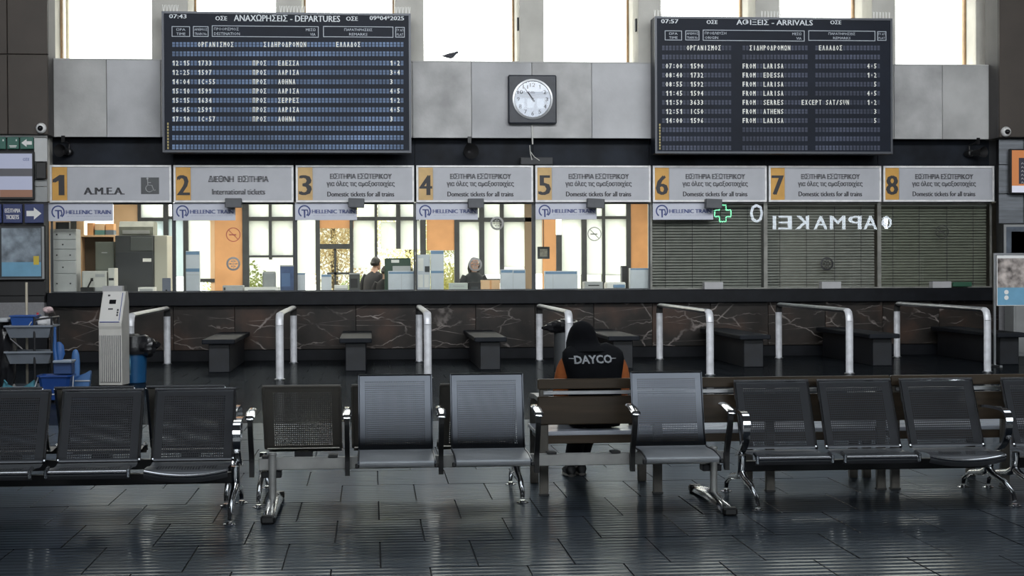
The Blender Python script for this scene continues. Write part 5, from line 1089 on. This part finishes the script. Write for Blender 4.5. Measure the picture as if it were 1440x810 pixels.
for px in (390, 986):
    g = gz(px, 704 if px < 600 else 697); x = g.x-BX
    l = part('leg', dm(('tleg',), lambda: MB().tube([(0, -.062, .045), (0, -.062, .36)], .024, 12).lathe([(.024, 0), (.028, .004), (.024, .016), (.002, .02)], (0, -.062, .36), 12), m_beams), tB, (x, 0, 0))
    part('clamp', dm(('clamp',), lambda: MB().box(-.07, .055, -.055, .05, .215, .255, .004).box(-.035, .035, -.06, .055, .255, .262, .003), m_beamd), l)
    f = part('foot', dm(('tfoot',), lambda: MB().loft([[(math.cos(q)*wd, y, z0_+max(0, math.sin(q))*hg) for q in [j*2*PI/14 for j in range(14)]] for y, wd, hg, z0_ in ((-.52, .034, .034, .012), (-.50, .040, .040, .012), (-.30, .042, .052, .02), (-.06, .045, .062, .03), (.06, .045, .062, .03), (.30, .042, .052, .02), (.50, .040, .040, .012), (.52, .034, .034, .012))]), m_chrome), l)
    for y in (-.50, .50): part('end_cap', dm(('tcap',), lambda: MB().box(-.043, .043, -.035, .035, 0, .05, .012), m_black), f, (0, y+(-.03 if y < 0 else .03), 0))
# D: wooden benches facing the counters
m_wd = mat('varnished_brown_wood', (.058, .040, .024), .30, var=.35, vs=5, stretch=(.25, 1, 4)); m_wdp = mat('pale_varnished_seat_board', (.52, .55, .62), .2, var=.25, vs=4, stretch=(.2, 2, 1)); m_legw = mat('worn_bench_leg', (.11, .10, .085), .4, var=.3, vs=8)
YD = 10.74
def wood_bench(x0, x1, lab, nleg):
    t = thing('wooden_bench', lab, 'bench', ((x0+x1)/2, YD, 0), 0, 'wooden benches facing the counters'); w = (x1-x0)/2
    MB().box(-w, w, -.03, .0, .722, .79, .005).build('top_board', m_wd, t)
    MB().box(-w+.04, w-.02, -.012, .008, .683, .708, .002).build('metal_strip', m_steel, t)
    MB().box(-w, w, -.024, .004, .482, .672, .006).build('back_board', m_wd, t)
    for k in range(4): y = .06+k*.155; z = .400; MB().box(-w+.0, w-.0, y, y+.147, z, z+.028, .005).build('seat_board', m_wdp, t)
    MB().box(-w+.03, w-.03, .05, .085, .345, .3995, .003).build('apron', m_wd, t); MB().box(-w+.03, w-.03, .62, .655, .345, .3995, .003).build('apron', m_wd, t)
    for k in range(nleg):
        x = -w+.045+(2*w-.09)*k/(nleg-1)
        l = MB().box(x-.03, x+.03, .006, .05, 0, .785, .004).build('leg', m_legw, t); MB().box(x-.03, x+.03, .64, .69, 0, .42 if 0 < k < nleg-1 else .60, .004).build('leg', m_legw, t)
        MB().box(x-.02, x+.02, .085, .62, .355, .3995).build('bearer', m_wd, t)
        MB().box(x-.034, x+.034, .0, .055, 0, .012).build('foot_pad', m_black, t)
        if k in (0, nleg-1):
            MB().loft([[(x-.03, y, z), (x+.03, y, z), (x+.03, y, z+.03), (x-.03, y, z+.03)] for y, z in ((.04, .625), (.35, .63), (.66, .615), (.72, .60))], sm=False).build('armrest', mat('worn_pale_arm', (.42, .41, .38), .35, var=.2), t)
    return t
xd0 = at(755.5, 533, YD).x; xd1 = at(1249, 532, YD).x
wood_bench(xd0, xd1, 'brown wooden bench facing the counters, the hooded man sits on it', 4)
wood_bench(xd1+.01, xd1+2.45, 'brown wooden bench behind the right front row, cut by the frame edge', 4)
# ================================================================== PEOPLE
def skin_body(name, joints, edges, m_, parent=None, root=0, sub=1):
    # joints: list of (pos, radius)
    me = bpy.data.meshes.new(name); me.from_pydata([p for p, r in joints], edges, []); o = bpy.data.objects.new(name, me); C.objects.link(o)
    sk = o.modifiers.new('skin', 'SKIN'); sk.use_smooth_shade = True
    if not me.skin_vertices: 
        bm = bmesh.new(); bm.from_mesh(me); bm.verts.layers.skin.verify(); bm.to_mesh(me); bm.free()
    for i, (p, r) in enumerate(joints):
        rr = r if isinstance(r, tuple) else (r, r); me.skin_vertices[0].data[i].radius = rr; me.skin_vertices[0].data[i].use_root = (i == root)
    ss = o.modifiers.new('sub', 'SUBSURF'); ss.levels = ss.render_levels = sub
    dg = bpy.context.evaluated_depsgraph_get(); m2 = bpy.data.meshes.new_from_object(o.evaluated_get(dg)); bpy.data.objects.remove(o); bpy.data.meshes.remove(me)
    m2.name = name; m2.materials.clear(); m2.materials.append(m_)
    for p in m2.polygons: p.use_smooth = True
    o = bpy.data.objects.new(name, m2); C.objects.link(o)
    if parent: o.parent = parent
    return o
m_skin = mat('skin', (.42, .25, .18), .55, var=.06)
def hand(J, E, wrist, i_w, d, side, out):
    # palm and five bent fingers growing from the wrist; d: pointing direction, side: across, out: palm normal
    d = Vector(d).normalized(); side = Vector(side).normalized(); out = Vector(out).normalized(); w = Vector(wrist)
    J.append((w+d*.045, (.030, .017))); ip = len(J)-1; E.append((i_w, ip)); J.append((w+d*.085, (.034, .015))); ik = len(J)-1; E.append((ip, ik))
    for q, (u, L) in enumerate(((-.030, .066), (-.010, .078), (.010, .074), (.030, .058))):
        prev = ik; b = w+d*.092+side*u
        for s in range(3):
            J.append((b+d*L*(s+.4)/3*(1-.10*s)+out*L*(.04, .16, .38)[s], .0085-.0008*s)); E.append((prev, len(J)-1)); prev = len(J)-1
    prev = ip
    for s in range(3):
        J.append((w+d*(.045+.022*s)-side*(.030+.014*s)+out*.012*s, .0105-.0012*s)); E.append((prev, len(J)-1)); prev = len(J)-1
def head_mesh(name, c, tilt, m_, parent, hs=1.0, yaw=0):
    # sculpted head: ovoid with brow, nose, lips, chin, ears; looks along +y before rotation
    rings = []; n = 20
    prof = [(-.118, .030, .045, .040), (-.105, .048, .058, .030), (-.08, .060, .070, .018), (-.05, .066, .078, .008), (-.02, .070, .084, .002), (.01, .073, .090, -.002), (.04, .075, .094, -.004), (.07, .072, .090, -.006), (.095, .060, .075, -.008), (.112, .038, .048, -.008), (.119, .012, .016, -.008)]
    for z, rx, ry, yo in prof: rings.append([(rx*math.cos(q), yo+ry*math.sin(q), z) for q in [2*PI*j/n for j in range(n)]])
    mb = MB().loft(rings)
    mb.loft([[(u*wd, y, z) for u in (-1, -.5, .5, 1)] for wd, y, z in ((.006, .085, .028), (.010, .099, .0), (.016, .112, -.022), (.012, .085, -.034))])
    for s in (-1, 1):
        mb.loft([[(s*(.070+.010*math.sin(q)*0+a_), -.005+.018*math.cos(q), -.002+.030*math.sin(q)) for q in [j*PI/4 for j in range(8)]] for a_ in (0, .012, .018)])
        mb.lathe([(.001, .012), (.009, .008), (.012, 0)], (s*.030, .080, .012), 10, 'y')
    mb.loft([[(.024*math.cos(q), .074+yy, -.058+.008*math.sin(q)) for q in [j*PI/5 for j in range(10)]] for yy in (0, .012)])
    M_ = Matrix.Translation(c) @ Matrix.Rotation(yaw, 4, 'Z') @ Matrix.Rotation(tilt, 4, 'X') @ Matrix.Scale(hs, 4)
    return mb.xf(M_).build(name, m_, parent), M_
# ---- the hooded man, his back to us
px_, py_ = at(835, 520, 11.1).x, 11.08
man = thing('person', 'person in black hooded vest and orange sleeves, sitting on the wooden bench', 'person', (px_, py_, 0))
J = []; E = []
def add(p, r, prev=None):
    J.append((Vector(p), r)); 
    if prev is not None: E.append((prev, len(J)-1))
    return len(J)-1
pel = add((0, .02, .53), (.145, .11)); sp1 = add((0, .0, .66), (.135, .10), pel); sp2 = add((0, .03, .80), (.15, .105), sp1); ch = add((0, .05, .86), (.13, .085), sp2); nk = add((-.02, .13, .96), .050, ch); hd0 = add((-.055, .21, 1.02), .06, nk)
for s in (-1, 1):
    sh = add((s*.15, .09, .87), .055, ch); up_ = add((s*.195, .10, .80), .048, sh); el = add((s*.215, .17, .69), .044, up_); fa = add((s*.17, .33, .64), .038, el); wr_ = add((s*.08, .45, .61), .028, fa)
    hand(J, E, (s*.08, .45, .61), wr_, (-s*.55, .75, -.12), (s*.8, .5, 0), (0, .1, -1))
    hip = add((s*.09, .10, .54), .085, pel); kn0 = add((s*.11, .33, .53), .072, hip); kn = add((s*.12, .50, .51), .056, kn0)
    sf = add(((-.02 if s > 0 else -.03), .62+(.05 if s > 0 else 0), .27), .045, kn); an = add((-.045+s*.035, .70+s*.04, .09), .034, sf); ft = add((-.045+s*.045, .80+s*.04, .055), .035, an)
body = skin_body('body', J, E, m_skin, man)
m_vest = mat('black_vest_fabric', (.0045, .005, .007), .85, var=.25, vs=12, spec=.15, bump=.25, bs=18); m_org = mat('orange_sleeve_fabric', (.50, .14, .035), .8, var=.18, vs=14, bump=.3, bs=16); m_jean = mat('black_trousers', (.012, .013, .016), .85, var=.2)
# vest: elliptical rings (z, y centre, half width, half depth)
VR = [(.440, -.01, .175, .150), (.50, -.015, .190, .160), (.60, -.03, .186, .155), (.70, -.02, .184, .152), (.78, .0, .192, .150), (.85, .03, .208, .145), (.90, .055, .220, .135), (.935, .08, .214, .120), (.962, .10, .188, .102), (.982, .12, .150, .085), (1.0, .14, .105, .075)]
nv = 28
def vring(z, yc, hw_, hd): return [(hw_*math.copysign(abs(math.cos(q))**.75, math.cos(q)), yc+hd*math.copysign(abs(math.sin(q))**.9, math.sin(q)), z+.012*math.cos(2*q)*(1 if z > .9 else 0)) for q in [2*PI*j/nv for j in range(nv)]]
MB().loft([vring(*r) for r in VR]).build('vest', m_vest, man)
def back_y(x, z):
    for a, b in zip(VR, VR[1:]):
        if a[0] <= z <= b[0]:
            f = (z-a[0])/(b[0]-a[0]); yc, hw_, hd = [a[i]+(b[i]-a[i])*f for i in (1, 2, 3)]
            cq = min(1, abs(x)/hw_)**(1/.75); return yc-hd*math.sqrt(max(0, 1-cq*cq))**.9
    return 0
# lettering on the back, laid onto the curved vest
mb = MB(); zl0, zl1 = 1.53-(513-379)*11.05/F, 1.53-(501.5-379)*11.05/F
m_vl = mat('grey_vest_print', (.42, .43, .46), .7)
v, f = tgeo('DAYCO', .03, 2); a, b = min(p[0] for p in v), max(p[0] for p in v); c_, d_ = min(p[1] for p in v), max(p[1] for p in v)
xl0, xl1 = at(808, 507, 11).x-px_, at(861, 507, 11).x-px_
vv = [(xl0+(xl1-xl0)*(p[0]-a)/(b-a), (p[1]-c_)/(d_-c_)) for p in v]
tm = bmesh.new(); bv = [tm.verts.new((q[0], 0, zl0+(zl1-zl0)*q[1]+.006*(q[0]-xl0)/(xl1-xl0))) for q in vv]
for ff in f:
    try: tm.faces.new([bv[i] for i in ff])
    except ValueError: pass
bmesh.ops.triangulate(tm, faces=tm.faces); bmesh.ops.subdivide_edges(tm, edges=tm.edges, cuts=2, use_grid_fill=True)
for q in tm.verts: q.co.y = back_y(q.co.x, q.co.z)-.006
me = bpy.data.meshes.new('vest_print'); tm.to_mesh(me); tm.free(); me.materials.append(m_vl); o = bpy.data.objects.new('vest_print', me); C.objects.link(o); o.parent = man
mb = MB()
for xa_, xb_ in ((xl0-.035, xl0+.01), (xl1-.01, xl1+.03)):
    zm = (zl0+zl1)/2+.006; mb.add([(xa_, back_y(xa_, zm)-.005, zm), (xb_, back_y(xb_, zm)-.005, zm), (xb_, back_y(xb_, zm)-.005, zm+.006), (xa_, back_y(xa_, zm)-.005, zm+.006)], [(0, 1, 2, 3)])
mb.flat = True; mb.build('vest_print_line', m_vl, man)
# sleeves, trousers, shoes
for s in (-1, 1):
    MB().tube(smooth([(s*.150, .09, .885), (s*.182, .09, .84), (s*.200, .11, .76), (s*.210, .16, .67), (s*.20, .28, .635), (s*.10, .42, .625)], 1), [.060, .066, .069, .070, .069, .066, .062, .058, .053, .048], 14).build('sleeve', m_org, man)
    MB().tube(smooth([(s*.09, .02, .535), (s*.105, .25, .54), (s*.12, .46, .535), (s*.115, .54, .48), (s*.03-.01, .61+s*.02, .30), (-.045+s*.035, .68+s*.04, .10)], 1), [.100, .105, .102, .098, .092, .086, .078, .072, .064, .058], 14).build('trouser_leg', m_jean, man)
    x_, y_ = -.045+s*.045, .70+s*.04
    sh_ = MB().loft([[(x_+wd*math.cos(q), y_+yy, .004+max(0, .5+.5*math.sin(q))*hh) for q in [2*PI*j/12 for j in range(12)]] for yy, wd, hh in ((-.07, .02, .05), (-.055, .036, .085), (.0, .040, .105), (.07, .044, .075), (.14, .046, .06), (.19, .036, .045), (.205, .015, .025))]).build('shoe', m_black, man)
    MB().loft([[(x_+wd*math.cos(q), y_+yy, .001+.010*(1+math.sin(q))) for q in [2*PI*j/8 for j in range(8)]] for yy, wd in ((-.072, .025), (-.05, .040), (.07, .048), (.15, .048), (.21, .018))]).build('sole', mat('grey_sole', (.16, .15, .14), .7), sh_)
head, MH = head_mesh('face', Vector((-.055, .235, 1.03)), -.55, m_skin, man, .95)
# hood
rg = []
for z, hw_, hd_, yc in ((.955, .175, .125, .11), (.985, .135, .118, .15), (1.01, .118, .118, .185), (1.04, .108, .122, .205), (1.075, .098, .120, .215), (1.11, .084, .104, .22), (1.138, .062, .080, .222), (1.155, .036, .048, .222), (1.163, .006, .008, .222)):
    rg.append([(-.055*min(1, max(0, (z-.94)/.06))+hw_*math.cos(q)*(1+.02*math.sin(5*q+z*30)), yc+hd_*math.sin(q), z) for q in [2*PI*i/26 for i in range(26)]])
hb = MB().loft(rg, cap=False)
keep = []
for ff, ss_ in zip(hb.f, hb.sm):
    c0 = sum((Vector(hb.v[i]) for i in ff), Vector())/len(ff)
    if not (c0.y > .27 and 0.97 < c0.z < 1.12 and abs(c0.x+.055) < .075): keep.append((ff, ss_))
hb.f = [k[0] for k in keep]; hb.sm = [k[1] for k in keep]; hb.build('hood', m_vest, man)
# bag beside him
q = at(905, 601, 11.12); t = thing('black_bag', 'small black bag lying on the wooden bench beside the seated person', 'bag', (q.x, 11.16, .429))
MB().loft([[(x, .07*math.cos(a_)*s_, .045*s_+.045*s_*math.sin(a_)) for a_ in [2*PI*j/12 for j in range(12)]] for x, s_ in ((-.10, .3), (-.085, .8), (0, 1), (.085, .85), (.11, .3))]).build('bag', m_black, t); MB().tube([(-.06, 0, .08), (-.13, -.02, .11), (-.18, -.03, .05), (-.17, -.03, .02)], .008, 6).build('strap', m_black, t)
# ---- clerks in the office
def clerk(px, Y, zh, lab, m_c, m_h, yaw=0, lean=0, long_hair=False, hz=0):
    x = at(px, 370, Y).x; t = thing('person', lab, 'person', (x, Y, 0), yaw, 'people inside the ticket office')
    J.clear(); E.clear(); k = zh/1.70; L = lean
    P_ = lambda a, b, c: (a*k, b*k+L*max(0, c-.95), c*k-abs(L)*.15*max(0, c-.95))
    pel = add(P_(0, 0, .92), (.14*k, .10*k)); s1 = add(P_(0, 0, 1.08), (.12*k, .09*k), pel); s2 = add(P_(0, 0, 1.25), (.145*k, .10*k), s1); s3 = add(P_(0, 0, 1.35), (.11*k, .07*k), s2); n_ = add(P_(0, .01, 1.48), .048*k, s3); add(P_(0, .02, 1.56), .06*k, n_)
    for s in (-1, 1):
        a1 = add(P_(s*.145, 0, 1.34), .045*k, s3); a2 = add(P_(s*.20, -.02, 1.22), .040*k, a1); a3 = add(P_(s*.23, -.03, 1.10), .040*k, a2); a4 = add(P_(s*.19, -.16, 1.06), .035*k, a3); a5 = add(P_(s*.13, -.27, 1.10), .026*k, a4)
        hand(J, E, P_(s*.13, -.27, 1.10), a5, (-s*.3, -.9, 0), (s, -.2, 0), (0, 0, -1))
        l1 = add(P_(s*.09, 0, .82), .085*k, pel); l2 = add(P_(s*.10, .0, .48), .06*k, l1); l3 = add(P_(s*.10, .02, .09), .038*k, l2); add(P_(s*.11, -.10, .035), .034*k, l3)
    skin_body('body', J, E, m_skin, t)
    rg = []
    for z, w_, d_ in ((.80, .17, .13), (.92, .175, .135), (1.08, .155, .12), (1.25, .185, .13), (1.36, .19, .115), (1.42, .13, .09), (1.46, .07, .07)):
        c0 = P_(0, 0, z); rg.append([(c0[0]+w_*k*math.cos(q), c0[1]+d_*k*math.sin(q), c0[2]) for q in [2*PI*j/18 for j in range(18)]])
    MB().loft(rg).build('jacket', m_c, t)
    for s in (-1, 1):
        MB().tube([P_(s*.155, 0, 1.385), P_(s*.20, -.01, 1.30), P_(s*.225, -.02, 1.20), P_(s*.235, -.035, 1.09), P_(s*.19, -.15, 1.06), P_(s*.14, -.25, 1.10)], [.065*k, .066*k, .062*k, .056*k, .050*k, .040*k], 12).build('sleeve', m_c, t)
        MB().tube([P_(s*.09, 0, .86), P_(s*.10, 0, .5), P_(s*.10, .02, .06)], [.10*k, .078*k, .065*k], 12).build('trouser_leg', m_jean, t)
        MB().loft([[P_(s*.11+wd*math.cos(q), .05-yy, .05+.045*math.sin(q)*hh) for q in [2*PI*j/10 for j in range(10)]] for yy, wd, hh in ((-.03, .02, .6), (0, .038, 1), (.12, .042, 1), (.20, .03, .6))]).build('shoe', m_black, t)
    hc = Vector(P_(0, -.01, 1.60)); hd_, M_ = head_mesh('face', hc, .05-hz, m_skin, t, k*.95, PI)
    rg = []
    for j in range(9):
        th = PI*j/11; rr = math.sin(th)
        rg.append([tuple(M_ @ Vector((.086*rr*math.cos(q), -.018+.098*rr*math.sin(q)-(.03 if j > 5 else 0), .032+.100*math.cos(th)))) for q in [2*PI*i/18 for i in range(18)]])
    hb = MB().loft(rg, cap=False)
    c_f = M_ @ Vector((0, .10, -.01))
    hb2 = [(ff, s_) for ff, s_ in zip(hb.f, hb.sm) if (sum((Vector(hb.v[i]) for i in ff), Vector())/len(ff)-c_f).length > .068*k]
    hb.f = [a_ for a_, _ in hb2]; hb.sm = [b_ for _, b_ in hb2]
    if long_hair:
        for s in (-1, 0, 1): hb.tube([tuple(M_ @ Vector((s*.070, -.045, .02))), tuple(M_ @ Vector((s*.085, -.05, -.08))), tuple(M_ @ Vector((s*.080, -.04, -.20)))], [.032, .036, .018], 8)
    hb.build('hair', m_h, t)
m_hair = mat('dark_hair', (.012, .010, .010), .6, var=.2); m_coat = mat('black_coat', (.014, .014, .017), .8, var=.15); m_top = mat('charcoal_top', (.03, .035, .04), .8, var=.15)
clerk(665, 29.0, 1.74, 'clerk with long dark hair and dark top behind window 4', m_top, m_hair, .25, -.12, True)
clerk(520, 29.6, 1.78, 'person in a long black coat bending forward behind window 3', m_coat, m_hair, 2.5, -.30)
clerk(541, 28.95, 1.60, 'person in black with their back turned beside the green printer in window 3', m_coat, m_hair, 2.9, -.1)
